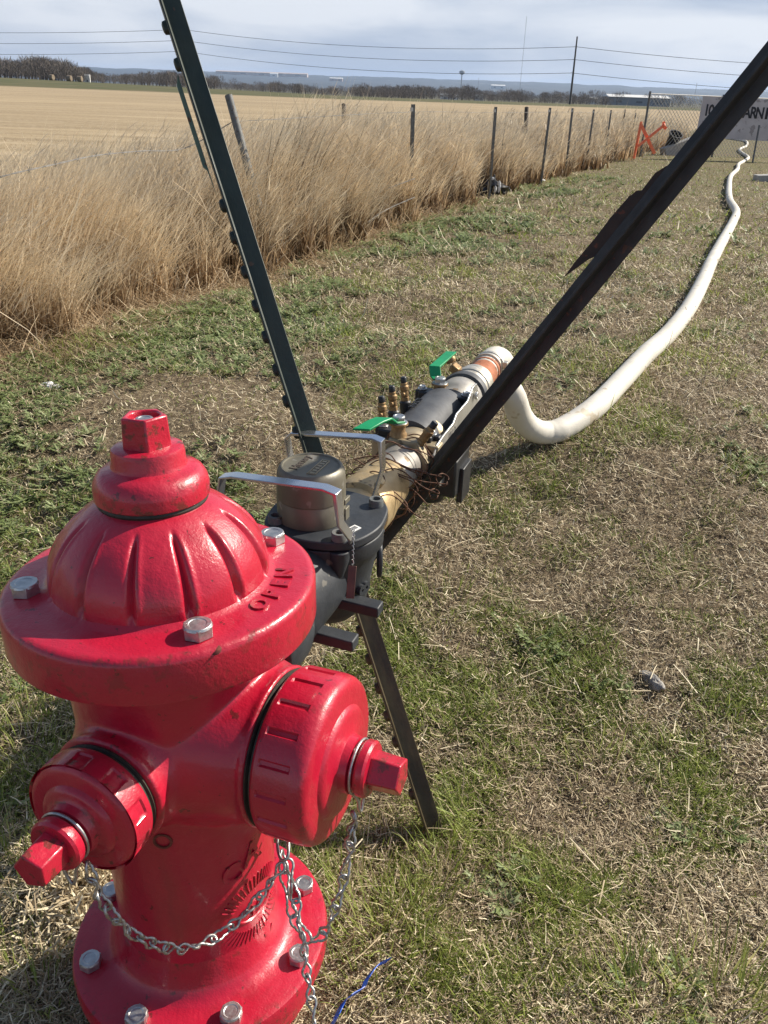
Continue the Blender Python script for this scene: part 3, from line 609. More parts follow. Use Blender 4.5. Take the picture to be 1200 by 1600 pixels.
h1 = [bmn.verts.new((x, y, ZT + 0.1667)) for x, y in hole]; h2 = [bmn.verts.new((x * .93, y * .93, ZT + 0.1585)) for x, y in hole]
for i in range(30): bmn.faces.new((h1[i], h1[(i + 1) % 30], h2[(i + 1) % 30], h2[i]))
bmn.faces.new(h2)
oe = [bmn.edges.get((hi[i], hi[(i + 1) % 5])) for i in range(5)]; ie = [bmn.edges.get((h1[i], h1[(i + 1) % 30])) for i in range(30)]
bmesh.ops.bridge_loops(bmn, edges=oe + ie); bmesh.ops.recalc_face_normals(bmn, faces=bmn.faces)
me = bpy.data.meshes.new('operating_nut'); bmn.to_mesh(me); bmn.free(); nut = bpy.data.objects.new('operating_nut', me); COL.objects.link(nut)
finish(nut, M_RED, 30, .0016, hyd)
hexbolt((0, 0, ZT + 0.1580), VZ, .0088, .0045, .2, nut)

NL = 1.55
def cap(name, axis, r, x0, length, nslot, swid, sdep, nutr, parent, xslot):
    M = mat4((0, 0, ZN), axis); n = 8 * nslot * 2 if nslot > 12 else 24 * nslot
    def fn(t, z, rr):
        if rr < r * .97 or not (xslot[0] < z < xslot[1]): return 0
        k = (t * nslot / (2 * math.pi)) % 1.0; d = abs(k - .5) / swid
        return -sdep * max(0, min(1, (1.0 - d) * 4 + .5))
    x1 = x0 + length; s0, s1 = xslot
    P = [(r * .80, x0), (r * .965, x0), (r * .995, x0 + .003), (r, x0 + .006), (r, s0), (r, s0 + .0016), (r, s0 + .004), (r, s1 - .004), (r, s1 - .0016), (r, s1), (r * .998, x1 - .014), (r * .985, x1 - .008), (r * .955, x1 - .0035), (r * .90, x1 - .0006),
         (r * .84, x1), (r * .72, x1 + .0006), (r * .67, x1 + .001), (r * .645, x1 + .0035), (r * .61, x1 + .0055), (r * .56, x1 + .0065), (nutr * 1.55, x1 + .0072), (nutr * 1.42, x1 + .009), (nutr * 1.38, x1 + .013), (nutr * 1.36, x1 + .0165),
         (nutr * 1.12, x1 + .018), (nutr * 1.12, x1 + .0225), (nutr * 1.30, x1 + .024), (nutr * 1.36, x1 + .026), (nutr * 1.36, x1 + .0325), (nutr * 1.26, x1 + .0350), (nutr * 1.0, x1 + .0355), (0, x1 + .0355)]
    c = MB().lathe(P, n, M, fn).build(name, M_RED, parent, 32)
    nb = MB(); a = [(nutr * math.cos(2 * math.pi * i / 5 + R(35)), nutr * math.sin(2 * math.pi * i / 5 + R(35))) for i in range(5)]
    vs = [(x, y, x1 + .034) for x, y in a] + [(x * .93, y * .93, x1 + .034 + nutr * NL) for x, y in a]
    nb.add(vs, [(4, 3, 2, 1, 0), (5, 6, 7, 8, 9)] + [(i, (i + 1) % 5, 5 + (i + 1) % 5, 5 + i) for i in range(5)], M)
    nb.build('cap_nut', M_RED, c, 30, .0016)
    MB().lathe([(r * .78, x0 - .009), (r * .93, x0 - .0085), (r * .945, x0 - .006), (r * .90, x0 - .0045), (r * .93, x0 - .003), (r * .93, x0 + .001), (r * .8, x0 + .001)], 96, M).build('gasket', M_GASKET, c)
    # snap ring: a wire loop in the groove behind the nut, drawn down to the chain
    rr = nutr * 1.30; L_ = []
    ax = Vector(axis); sd_ = ax.cross(VZ).normalized()
    for i in range(0, 27):
        a = R(-52 + 284 * i / 26); L_.append(Vector((0, 0, ZN)) + ax * (x1 + .0205) + sd_ * rr * math.cos(a) + VZ * rr * math.sin(a))
    e = Vector((0, 0, ZN)) + ax * (x1 + .022)
    tail = [e + sd_ * (-.008) - VZ * (rr + .010), e + sd_ * (-.0055) - VZ * (rr + .022), e - VZ * (rr + .031), e + sd_ * (.0055) - VZ * (rr + .022), e + sd_ * (.008) - VZ * (rr + .010)]
    L_ = L_ + tail[::-1] if False else L_ + tail
    ln = catmull(L_ + [L_[0]], 3); MB().tube(ln, .0016, 8).build('snap_ring', M_CHAIN, c, 60)
    return c
cap('pumper_cap', VX, .0865, .1335, .058, 18, .085, .0022, .0210, hyd, (.1405, .1735))
cap('hose_cap', -VY, .0600, .1300, .030, 10, .22, .0018, .0195, hyd, (.138, .157))
# small threaded plug on the barrel
pa = R(-70); pv = Vector((math.cos(pa), math.sin(pa), 0))
MB().lathe([(.010, .094), (.010, .0985), (.0075, .0988), (.0070, .0955), (.0035, .0955), (.003, .097), (0, .097)], 28, mat4((0, 0, .408), pv)).build('drain_plug', M_CHIP, hyd)
# cast maker's crest: two fans of ribs, an oval, letters
cb = MB(); rB = lambda z: np.interp(z, [.15, .22, .30, .38, .5, .56], [.097, .0925, .0935, .096, .102, .105])
def on_barrel(u, z, a0=R(-12), lift=.001):
    r = float(rB(z)) + lift; a = a0 + u / r; return Vector((r * math.cos(a), r * math.sin(a), z))
def rib(mb, u0, z0, u1, z1, rad=.0011):
    mb.tube([on_barrel(u0 + (u1 - u0) * k / 3, z0 + (z1 - z0) * k / 3, lift=.0004) for k in range(4)], rad, 6)
zc = .262
for i in range(17):
    a = R(150 - i * 7.6); rib(cb, .036 * math.cos(a), zc + .030 * math.sin(a), .052 * math.cos(a), zc + .047 * math.sin(a))
for i in range(19):
    a = R(205 + i * 7.2); rib(cb, .034 * math.cos(a), zc + .028 * math.sin(a), .052 * math.cos(a), zc + .046 * math.sin(a), .0008)
cb.tube([on_barrel(.026 * math.cos(a), zc + .013 * math.sin(a), lift=.0004) for a in np.linspace(0, 2 * math.pi, 36, endpoint=False)], .0016, 6, True)
def barrel_text(s, u0, z0, size, step):
    for i, ch in enumerate(s):
        v, f = text_geo(ch, size, .0016, .0006); p = on_barrel(u0 + i * step, z0, lift=.0004); a = math.atan2(p.y, p.x)
        cb.add(v, f, Matrix(((-math.sin(a), 0, math.cos(a), p.x), (math.cos(a), 0, math.sin(a), p.y), (0, 1, 0, p.z), (0, 0, 0, 1))))
barrel_text('M', 0, zc - .007, .020, .01); barrel_text('C', -.030, .325, .036, .02); barrel_text('A', -.002, .335, .040, .02); barrel_text('J4', .010, .196, .018, .013)
cb.build('cast_crest', M_RED, hyd, 40)
# the small chip on the rim
MB().lathe([(.0, 0), (.0052, 0), (.0045, .0006), (.0, .0008)], 9, Matrix.Translation((.1505 * math.cos(R(-58 + 19.8)), .1505 * math.sin(R(-58 + 19.8)), ZT - .0035)) @ Matrix.Rotation(.5, 4, 'X')).build('rust_chip', M_CHIP, bon)

# ---- chains (world coordinates brought into the hydrant's frame)
bpy.context.view_layer.update(); HI = hyd.matrix_world.inverted()
def link_mesh():
    pts = []; a, bw = .0131, .0058
    for i in range(44):
        t = 2 * math.pi * i / 44; s = math.cos(t); lat = bw * math.sin(t) * (.42 + .58 * abs(s)**.7) * 1.25; phi = (math.pi / 4) * max(-1, min(1, s * 2.2))
        pts.append((lat * math.cos(phi), lat * math.sin(phi), a * s))
    return MB().tube(pts, .00150, 7, True)
lk = link_mesh(); first_link = None
def chain(name, pts, label=None):
    global first_link
    P = catmull([HI @ Vector(p) for p in pts], 24); seg = [0]
    for i in range(1, len(P)): seg.append(seg[-1] + (P[i] - P[i - 1]).length)
    n = max(2, int(seg[-1] / .0205)); seg = np.array(seg); A = np.array([tuple(p) for p in P])
    ends = []
    root = None
    for i in range(n):
        d = (i + .5) * seg[-1] / n; p = Vector([float(np.interp(d, seg, A[:, c])) for c in range(3)]); q = Vector([float(np.interp(d + .004, seg, A[:, c])) for c in range(3)])
        M = mat4(p, (q - p), (0.3, 0, 1)) @ Matrix.Rotation(rng.normal(.0, .45) + i * 1.45, 4, 'Z')
        if root is None:
            root = MB().add([M @ Vector(v) for v in lk.v], lk.f).build(name, M_CHAIN, hyd, 60)
        else:
            if first_link is None: first_link = lk.build('chain_link', M_CHAIN, root, 60); o = first_link
            else: o = first_link.copy(); COL.objects.link(o); o.parent = root
            o.matrix_local = M
    return root
chain('cap_chain', [at(136, 1352, .735), at(160, 1408, .76), at(205, 1458, .79), at(262, 1481, .83), at(310, 1477, .86), at(355, 1452, .88), at(400, 1408, .89), at(441, 1352, .895)])
chain('cap_chain', [at(553, 1272, .800), at(545, 1330, .825), at(531, 1395, .845), at(513, 1442, .865), at(494, 1466, .88), at(472, 1452, .888), at(462, 1405, .892), at(450, 1345, .895)])
chain('cap_chain', [at(440, 1330, .905), at(446, 1380, .905), at(456, 1425, .900), at(472, 1465, .895)])
chain('cap_chain', [at(472, 1458, .885), at(478, 1510, .885), at(486, 1560, .882), at(492, 1610, .880), at(497, 1660, .88)])
hk = [HI @ Vector(at(*p)) for p in ((434, 1296, .915), (434, 1325, .905), (440, 1343, .896), (449, 1340, .892), (451, 1322, .898), (449, 1296, .915))]
MB().tube(catmull(hk, 6), .0019, 8).build('chain_hook', M_CHAIN, hyd, 60)

# ------------------------------------------------------------------ water meter
RZ = (0, 0, -AZ)
def asm_root(name, y): 
    p = Vector(OO) + Vector((math.sin(AZ), math.cos(AZ), 0)) * y; return empty(name, p, RZ)
met = tag(asm_root('water_meter', 0), 'dark grey water meter with a bronze lid and steel bars, behind the red hydrant', 'water meter')
cp = MB(); cp.lathe([(.058, .128), (.073, .130), (.075, .136), (.075, .19), (.070, .205), (.060, .212)], 48, mat4((0, 0, 0), VY))
for (cx, cy, cz, dx_) in ((.083, .235, -.033, .062), (.088, .315, -.030, .060), (-.08, .2, -.03, .05)): cp.box((cx, cy, cz), (dx_, .022, .0165))
cp.build('inlet_coupling', M_EPOXY, met, 35, .002)
mb = MB(); mb.lathe([(.060, .20), (.068, .215), (.068, .44), (.060, .455)], 40, mat4((0, 0, 0), VY))
mb.lathe([(0, -.088), (.026, -.086), (.044, -.078), (.056, -.062), (.062, -.036), (.066, -.005), (.071, .022), (.076, .034), (.080, .040), (.080, .062)], 64, Matrix.Translation((.018, .358, 0)))
mb.lathe([(.050, .452), (.062, .456), (.062, .478), (.056, .482)], 6, mat4((0, 0, 0), VY))
for a in (.78, 2.35, 3.9, 5.35):
    mb.lathe([(.006, .020), (.014, .045), (.015, .062)], 16, Matrix.Translation((.018 + .074 * math.cos(a), .358 + .074 * math.sin(a), 0)))
mb.lathe([(.019, 0), (.019, .005), (.017, .007), (0, .007)], 24, mat4((.080, .398, -.004), Vector((1, .45, 0)))@Matrix.Scale(1.5, 4, (0, 1, 0)))
mb.build('meter_body', M_EPOXY, met, 40, .0015)
cv = MB(); outl = []
for i in range(72):
    a = 2 * math.pi * i / 72; rr = .081 + .0085 * max(0, math.cos(2 * (a - .78)))**4 + .004 * max(0, math.cos(2 * (a - .78 - math.pi / 2)))**4; outl.append((.018 + rr * math.cos(a), .358 + rr * math.sin(a)))
cv.prism(outl, .013, Matrix.Translation((0, 0, .0645)))
cov = cv.build('meter_cover', M_EPOXY, met, 35, .002)
for a in (.78, 2.35, 3.9, 5.35):
    p = (.018 + .0745 * math.cos(a), .358 + .0745 * math.sin(a), .0775)
    MB().lathe([(.0105, 0), (.0105, .010), (.0098, .011), (.0062, .011), (.0058, .005), (0, .005)], 24, Matrix.Translation(p)).build('socket_screw', M_GPOST, cov)
v, f = text_geo('NO', .026, .0014, .0005); MB().add(v, f, Matrix.Translation((-.066, .300, .0778)) @ Matrix.Rotation(2.2, 4, 'Z')).build('cast_lettering', M_DARKGREY, cov)
v, f = text_geo('8', .034, .003, .0012); MB().add(v, f, mat4((.0845, .350, -.018), Vector((1, -.22, 0))) @ Matrix.Rotation(math.pi / 2, 4, 'Z')).build('cast_number', M_EPOXY, met)
RG = (0.0, .345)
rgm = MB(); rgm.lathe([(.0445, .077), (.0475, .078), (.0475, .108), (.0468, .109), (.0468, .1105), (.0475, .1115), (.0470, .135), (.0462, .146), (.0435, .1525), (.0405, .1548), (.0385, .1548), (.0378, .1530), (.0365, .1528), (0, .1528)], 80, Matrix.Translation((RG[0], RG[1], 0)))
reg = rgm.build('register', M_BRONZE, met, 35)
v, f = text_geo('Hersey', .0165, .0006, .0003); tm = MB().add(v, f, Matrix.Translation((RG[0] - .012, RG[1] + .004, .1532)) @ Matrix.Rotation(math.pi / 2, 4, 'Z')); tm.build('raised_script', M_DPOST, reg)
fr = MB()
for (cx, cy, dx_, dy_) in ((.006, 0, .0011, .052), (.0165, 0, .0011, .046), (.011, .0245, .0105, .0011), (.011, -.0245, .0105, .0011)): fr.box((RG[0] + cx, RG[1] + cy, .1532), (dx_, dy_, .0010))
for i in range(6): fr.box((RG[0] + .011, RG[1] - .020 + i * .008, .1531), (.006, .0045, .0008))
fr.build('lid_frame', M_BRASS2, reg)
hg = MB(); hg.box((RG[0] + .0465, RG[1] + .013, .105), (.005, .018, .008)); hg.box((RG[0] + .0475, RG[1] + .012, .080), (.004, .014, .030)); hg.build('seal_lug', M_BRONZE, reg, 30, .001)
MB().box((.068, .328, .0785), (.012, .024, .0012), rot=Matrix.Rotation(-.35, 3, 'Z')).build('bar_code_label', M_LABEL, cov)
st = MB()
for i in range(7): st.box((.068 + (i - 3) * .0026 * math.sin(.35), .328 + (i - 3) * .0026, .0793), (.007, .0011, .0004), rot=Matrix.Rotation(-.35, 3, 'Z'))
st.build('bar_code', M_INK, cov)
def uhandle(pts, wv): return MB().strip(pts, wv, .0170, .0036).build('lifting_bar', M_BAR, met, 30, .0008)
uhandle([(-.100, .262, .066), (-.096, .262, .112), (-.087, .262, .156), (-.070, .262, .1605), (.058, .262, .1685), (.0745, .262, .165), (.078, .266, .120), (.086, .284, .092), (.080, .298, .0785)], (0, 1, 0))
uhandle([(-.082, .47, .060), (-.098, .475, .100), (-.102, .475, .128), (-.092, .475, .138), (.040, .475, .1530), (.052, .475, .150), (.056, .475, .108), (.044, .475, .060), (.043, .472, .045)], (0, 1, 0))
# seal tag on a wire
tg0 = at(552, 826, 1.06); tg1 = at(551, 884, 1.045); tg2 = at(547, 935, 1.04)
tagr = tag(empty('seal_tag', tuple(tg0)), 'small brown metal tag hanging on a twisted wire from the side of the water meter', 'tag')
wp = [Vector(tg0) + (Vector(tg1) - Vector(tg0)) * (i / 24) - Vector(tg0) + Vector((.0016 * math.sin(i * 2.1), 0, .0016 * math.cos(i * 2.1))) for i in range(25)]
MB().tube(wp, .0008, 6).build('wire', M_CHAIN, tagr)
d_ = Vector(tg2) - Vector(tg1); MM = mat4(Vector(tg1) - Vector(tg0), d_, Vector(FWD))
MB().box((0, 0, d_.length / 2), (.0105, .0016, d_.length), MM).build('plate', M_TAG, tagr, 30, .0006)

# ------------------------------------------------------------------ backflow preventer
bf = tag(asm_root('backflow_preventer', 0), 'brass and black backflow preventer with two green lever handles, carried on the crossed steel posts', 'backflow preventer')
Yc = lambda prof, mat, name, par=bf, n=48, fn=None, x=0, z=0: MB().lathe(prof, n, mat4((x, 0, z), VY), fn).build(name, mat, par, 35)
Yc([(.036, .482), (.050, .484), (.051, .498), (.043, .502), (.043, .520), (.050, .524), (.0515, .530), (.0515, .560), (.049, .575), (.047, .590), (.0455, .640), (.043, .648), (.040, .650)], M_BRASS, 'brass_coupling')
for a in (60, 180, 300):
    a = R(a); MB().box((.055 * math.cos(a), .542, .055 * math.sin(a)), (.012, .016, .012), rot=Matrix.Rotation(-a, 3, 'Y')).build('coupling_lug', M_BRASS, bf, 30, .002)
Yc([(.038, .645), (.0385, .648), (.0385, .735), (.038, .738)], M_STEEL, 'pipe_nipple')
MB().lathe([(.050, 0), (.053, .003), (.053, .026), (.050, .030)], 6, mat4((0, .728, 0), VY)).build('hex_collar', M_BRASS2, bf, 20, .002)
Yc([(.045, .757), (.047, .765), (.0485, .785), (.046, .800), (.041, .815), (.040, .84), (.047, .85), (.047, .862)], M_BRASS2, 'inlet_valve_body')
# check body between two end plates
MB().lathe([(.034, .805), (.050, .808), (.0505, .815), (.0505, 1.012), (.049, 1.02), (.034, 1.022)], 64, mat4((-.012, 0, .004), VY), lambda t, z, r: .0012 * (abs(math.sin(t * 2)) > .98) if .83 < z < 1.0 else 0).build('check_body', M_DARKGREY, bf, 35)
v, f = text_geo('WATTS', .017, .0009, .0003); MB().add(v, f, Matrix.Translation((-.030, .905, .0542)) @ Matrix.Rotation(math.pi / 2, 4, 'Z') @ Matrix.Rotation(.0, 4, 'X')).build('raised_script', M_BLACK, bf)
for (yy, hgt, nm) in ((.786, .028, 'end_flange'), (1.022, .028, 'end_flange')):
    e = MB(); e.box((-.012, yy + .008, -.012), (.128, .018, .104)); e.box((-.012, yy, .034), (.105, .034, .018)); fl = e.build(nm, M_BLACK, bf, 30, .003)
    for (bx, bz) in ((-.060, .044), (.036, .044)): hexbolt((bx, yy, bz), VZ, .0075, .006, .3, fl, washer=True)
# brass test block and its side arm at the near end
tb = MB(); tb.box((.022, .772, .012), (.075, .030, .040)); tb.box((-.045, .770, .010), (.05, .034, .038)); tb.build('valve_yoke', M_BRASS2, bf, 30, .003)
# stainless side plate
pl = [(0.745, .060), (.765, .074), (.800, .078), (.865, .080), (.885, .092), (.965, .093), (.998, .112), (1.03, .110), (1.05, .085), (1.05, -.015), (1.0, -.03), (.80, -.028), (.775, .010), (.748, .022)]
M2 = Matrix(((0, 0, 1, .052), (1, 0, 0, 0), (0, 1, 0, -.040), (0, 0, 0, 1)))
spl = MB().prism(pl, .0035, M2).build('side_plate', M_PLATE, bf, 30, .0008)
hexbolt((.0560, .770, .010), VX, .0085, .006, .2, spl); hexbolt((.0560, 1.012, .050), VX, .0085, .006, .5, spl)
et = MB()
for i in range(3): v, f = text_geo(('USC 2', 'DCV', '175 PSI')[i], .018, .0006, .0002); et.add(v, f, Matrix(((0, 0, 1, .0558), (1, 0, 0, .86 + .045 * (i == 1)), (0, 1, 0, .018 - .024 * i), (0, 0, 0, 1))))
et.build('etched_lettering', M_STEEL, spl)
# relief valve block under the body
rb = MB(); rb.box((.036, .875, -.062), (.084, .095, .080)); rb.build('relief_valve', M_BLACK, bf, 30, .005)
r2 = MB(); r2.box((.080, .885, -.085), (.012, .060, .075)); r2.lathe([(.026, 0), (.03, .02), (.022, .03)], 28, Matrix.Translation((.02, .86, -.125))); r2.build('relief_outlet', M_BLACK, bf, 30, .002)
# test cocks
def cock(x, y, z, lean, az, s=1.0):
    ax = Vector((math.sin(lean) * math.cos(az), math.sin(lean) * math.sin(az), math.cos(lean))); M = mat4((x, y, z), ax)
    c = MB(); c.ngon(6, .0095 * s, .012 * s, M); c.lathe([(.0075 * s, .012 * s), (.0085 * s, .014 * s), (.0085 * s, .026 * s), (.0100 * s, .028 * s), (.0100 * s, .036 * s), (.0078 * s, .038 * s), (.0078 * s, .044 * s)], 20, M)
    hx = M @ Vector((.014 * s, 0, .020 * s)); c.cyl(M @ Vector((.004, 0, .020 * s)), hx, .0045 * s)
    o = c.build('test_cock', M_OLDBRASS, bf, 35, .0006)
    MB().lathe([(.0065 * s, .0435 * s), (.0070 * s, .045 * s), (.0070 * s, .055 * s), (.0055 * s, .057 * s), (0, .057 * s)], 20, M).build('cock_cap', M_BLACK, o)
    b_ = MB(); b_.lathe([(.013 * s, -.035), (.013 * s, 0), (.010 * s, .003), (0, .003)], 20, M); b_.build('cock_base', M_BLACK, o)
cock(-.064, .795, .046, .12, 2.6, .9); cock(-.062, .850, .050, .15, 2.8, .9); cock(-.060, .912, .050, .15, 2.8, .9); cock(.026, .742, .036, .55, .3, .95)
# green lever handles
def lever(pts, w_):
    h = MB().strip(pts, (.9, .3, 0), w_, .0042).build('lever_handle', M_GREEN, bf, 30, .0012); return h
lever([(-.016, .742, .074), (-.026, .728, .076), (-.032, .714, .088), (-.040, .692, .088), (-.052, .655, .084)], .030)
lever([(-.030, 1.040, .062), (-.040, 1.048, .066), (-.046, 1.056, .084), (-.044, 1.10, .086), (-.042, 1.165, .088)], .024)
for (x, y, z) in ((-.016, .748, .050), (-.026, 1.035, .036)):
    s_ = MB(); s_.lathe([(.016, -.035), (.016, 0), (.013, .004), (.013, .016), (.018, .018), (.018, .021), (0, .021)], 24, Matrix.Translation((x, y, z))); s_.build('valve_stem', M_OLDBRASS, bf)
    hexbolt((x, y, z + .021), VZ, .012, .012, .3, bf, 'stem_nut', True)
Yc([(.040, 1.035), (.047, 1.038), (.047, 1.06), (.050, 1.065), (.052, 1.09), (.050, 1.12), (.044, 1.135)], M_STEEL, 'outlet_valve_body')
Yc([(.040, 1.13), (.053, 1.134), (.055, 1.145), (.053, 1.156), (.046, 1.160)], M_DARKGREY, 'union_ring')
Yc([(.040, 1.158), (.0455, 1.160), (.0455, 1.19), (.048, 1.192), (.050, 1.205), (.048, 1.215), (.043, 1.218), (.045, 1.225), (.045, 1.24), (.038, 1.243)], M_CLAMP, 'cam_coupling')
cl = MB(); cl.box((-.038, 1.195, .042), (.022, .028, .018), rot=Matrix.Rotation(.5, 3, 'Y')); cl.lathe([(.012, 0), (.013, .01), (.009, .016), (0, .017)], 18, mat4((-.048, 1.195, .055), Vector((-.4, 0, 1)))); cl.box((-.045, 1.215, .030), (.012, .012, .04))
cl.build('cam_lever', M_OLDBRASS, bf, 30, .004)
Yc([(.033, 1.235), (.0335, 1.238), (.0335, 1.330), (.036, 1.333), (.036, 1.345)], M_RUST, 'rusty_nipple')

# ------------------------------------------------------------------ white hose
dl = Vector((math.sin(AZ), math.cos(AZ), 0)); sdv = Vector((math.cos(AZ), -math.sin(AZ), 0)); O3 = Vector(OO)
def gz(x, y, off=0): return float(ground(x, y)) + off
hp = [O3 + dl * 1.325, O3 + dl * 1.37 + VZ * .006, O3 + dl * 1.425 + VZ * .006 + sdv * .004, O3 + dl * 1.475 - VZ * .020 + sdv * .012, O3 + dl * 1.500 - VZ * .075 + sdv * .020]
for q in ((803, 622, 2.20), (812, 648, 2.27), (827, 667, 2.33), (850, 676, 2.385)): hp.append(Vector(at(*q)))
def onz(px, py, zoff):
    z = .2
    for _ in range(12): p = atZ(px, py, z); z = gz(p[0], p[1]) + zoff
    return Vector((p[0], p[1], z))
rad = lambda y: float(np.interp(y, [2.05, 2.4, 4, 9], [.0335, .035, .038, .042]))
for px, py in [(880, 669), (930, 636), (975, 590), (1010, 553), (1045, 521), (1075, 483), (1098, 440), (1112, 408), (1128, 378), (1146, 345), (1150, 330), (1140, 312), (1139, 292), (1142, 275), (1152, 265), (1154, 257), (1162, 252), (1169, 246), (1158, 238), (1156, 233), (1166, 228), (1166, 221), (1150, 218), (1135, 216)]:
    q = atZ(px, py, .1); hp.append(onz(px, py, rad(q[1]) * .9))
path = catmull(hp, 8)
hose = MB().tube(path, [rad(p.y) * (1 + .012 * math.sin(i * 1.9)) for i, p in enumerate(path)], 20).build('hose', M_HOSE, None, 0)
hose.data.polygons.foreach_set('use_smooth', [True] * len(hose.data.polygons))
tag(hose, 'white water hose snaking from the rusty pipe end across the grass to the fence', 'hose')
hc = tag(asm_root('hose_clamp', 1.36), 'zinc band clamp holding the white hose on the rusty pipe nipple', 'hose clamp')
MB().lathe([(.0345, -.012), (.0385, -.012), (.0385, -.004), (.0365, -.003), (.0365, .006), (.0385, .007), (.0385, .016), (.0345, .016)], 48, mat4((0, 0, .003), VY)).build('band', M_CLAMP, hc)
sc_ = MB(); sc_.box((.040, .004, .016), (.018, .020, .014)); sc_.cyl((.030, .002, .028), (.052, .002, -.004), .0045); sc_.build('tension_bolt', M_CLAMP, hc, 30, .001)
hexbolt((.050, .002, .002), Vector((.6, 0, -.8)), .0075, .007, 0, hc, 'clamp_nut')

# ------------------------------------------------------------------ steel posts
def tpost(name, P0, P1, nrm, mat, label, w_=.037, web=.034, studs=(), plate=None, platemat=None, lightmat=None, t=.0042):
    P0 = Vector(P0); P1 = Vector(P1); a = (P1 - P0).normalized(); nrm = Vector(nrm); nrm = (nrm - a * nrm.dot(a)).normalized(); s = a.cross(nrm)
    Mw = Matrix(((s.x, nrm.x, a.x, P0.x), (s.y, nrm.y, a.y, P0.y), (s.z, nrm.z, a.z, P0.z), (0, 0, 0, 1)))
    rt = empty(name, P0); rt.matrix_world = Mw; L = (P1 - P0).length
    h = w_ / 2; prof = [(-h, 0), (-h, -t * .7), (-t * .6, -t), (-t * .5, -web), (t * .5, -web), (t * .6, -t), (h, -t * .7), (h, 0)]
    MB().prism(prof, L).build('shaft', mat, rt, 25, .0008)
    for z in studs: MB().lathe([(.0068, 0), (.0060, .0055), (.0035, .0072), (0, .0075)], 12, mat4((0, 0, z), VY) @ Matrix.Scale(1.5, 4, (0, 1, 0))).build('stud', mat, rt)
    if plate: MB().prism(plate[0], .0028, plate[1]).build('anchor_plate', platemat or mat, rt, 25, .0006)
    return tag(rt, label, 'steel post', 'crossed steel posts')
F0 = atZ(668, 1310, 0.0) - np.array([0, 0, 0]); d1 = at(480, 700, 1.365)
F0v = Vector(F0); top = Vector(at(229, -60, 1.14)); base = F0v - (top - F0v).normalized() * .12
L1 = (top - base).length
n1 = Vector(-RT * math.cos(R(9)) - FWD * math.sin(R(9)))
def zof(py):   # distance along the post of a given image row
    best = min(((abs((lambda q: 800 - FPX * float((np.array(q) - CAM) @ UP) / float((np.array(q) - CAM) @ FWD))(base + (top - base) * t) - py)), t) for t in np.linspace(0, 1, 800)); return best[1] * L1
stz = [zof(y) for y in (42, 100, 320, 372, 425, 477, 527, 577, 627, 675, 985, 1030, 1075, 1118, 1160, 1200, 1240)]
za, zb = zof(302), zof(108)
platep = ([(.004, za), (.0062, za + .04), (.0105, za + .046), (.0105, zb - .015), (.004, zb)], Matrix(((0, 0, 1, -.017), (1, 0, 0, .002), (0, 1, 0, 0), (0, 0, 0, 1))))
M_POST1 = surf('dark_green_post', (.010, .026, .022), (.020, .040, .033), .40, .6, scale=10, bmp=.35, bdist=.001, spots=(.085, .05, .03), spotlo=.67, spotscale=50)
nt = M_POST1.node_tree; b = nt.nodes['Principled BSDF']; src = b.inputs['Base Color'].links[0].from_socket
tcn = nt.nodes.new('ShaderNodeTexCoord'); spn = nt.nodes.new('ShaderNodeSeparateXYZ'); nt.links.new(tcn.outputs['Object'], spn.inputs[0])
nn = noise(nt, 25, 5, .7, sc=(1, 1, .25)); ma = nt.nodes.new('ShaderNodeMath'); ma.operation = 'MULTIPLY_ADD'; ma.inputs[1].default_value = .35; nt.links.new(nn.outputs['Fac'], ma.inputs[0]); nt.links.new(spn.outputs[2], ma.inputs[2])
mud_sheen = ramp(nt, [(0, (1, 1, 1)), (.85, (1, 1, 1)), (1, (.15, .15, .15))], ma.outputs[0])
nt.links.new(mixc(nt, mud_sheen.outputs[0], src, ramp(nt, [(.4, (.030, .022, .012)), (.62, (.10, .078, .038))], nn.outputs['Fac']).outputs[0]), b.inputs['Base Color'])   # soil stain on the lower half, its golden-brown reflected sheen painted in too
p1 = tpost('steel_post', base, top, n1, M_POST1, 'dark green studded steel post leaning left from the grass behind the hydrant', studs=stz, plate=platep, platemat=M_TLIGHT, w_=.034, web=.029)
Q0 = Vector(at(570, 872, 1.62)); Q1 = Vector(at(1169, 138, 1.08)); dq = (Q1 - Q0).normalized(); qb = Q0 - dq * ((Q0.z + .12) / dq.z); qt = Q1 + dq * .42
n2 = Vector(FWD * math.cos(R(20)) + RT * math.sin(R(20)))
def along(px, py):
    best = min((abs((800 - FPX * float((np.array(q) - CAM) @ UP) / float((np.array(q) - CAM) @ FWD)) - py), t) for t in np.linspace(0, 1, 900) for q in [qb + (qt - qb) * t]); return best[1] * (qt - qb).length
zA, zB = along(870, 430), along(1010, 268)
pp = [(-.012, zA + .032), (-.021, zA + .017), (-.025, zA + .010), (-.038, zA - .034), (-.039, zA - .005), (-.0375, zA + .040), (-.0385, zA + .075), (-.036, zA + .120), (-.0365, zB - .070), (-.033, zB - .055), (-.027, zB - .050), (-.0275, zB - .022), (-.021, zB - .006), (-.012, zB + .002)]
tpost('steel_post', qb, qt, n2, M_TBROWN, 'dark rust-stained steel post slanting across the right of the view, with a triangular anchor plate', plate=(pp, Matrix(((-1, 0, 0, 0), (0, 0, -1, .003), (0, 1, 0, 0), (0, 0, 0, 1)))), platemat=surf('rusted_plate', (.020, .015, .013), (.045, .028, .02), .7, scale=30, bmp=.5, spots=(.11, .035, .018), spotlo=.63, spotscale=45), w_=.0385, web=.030)

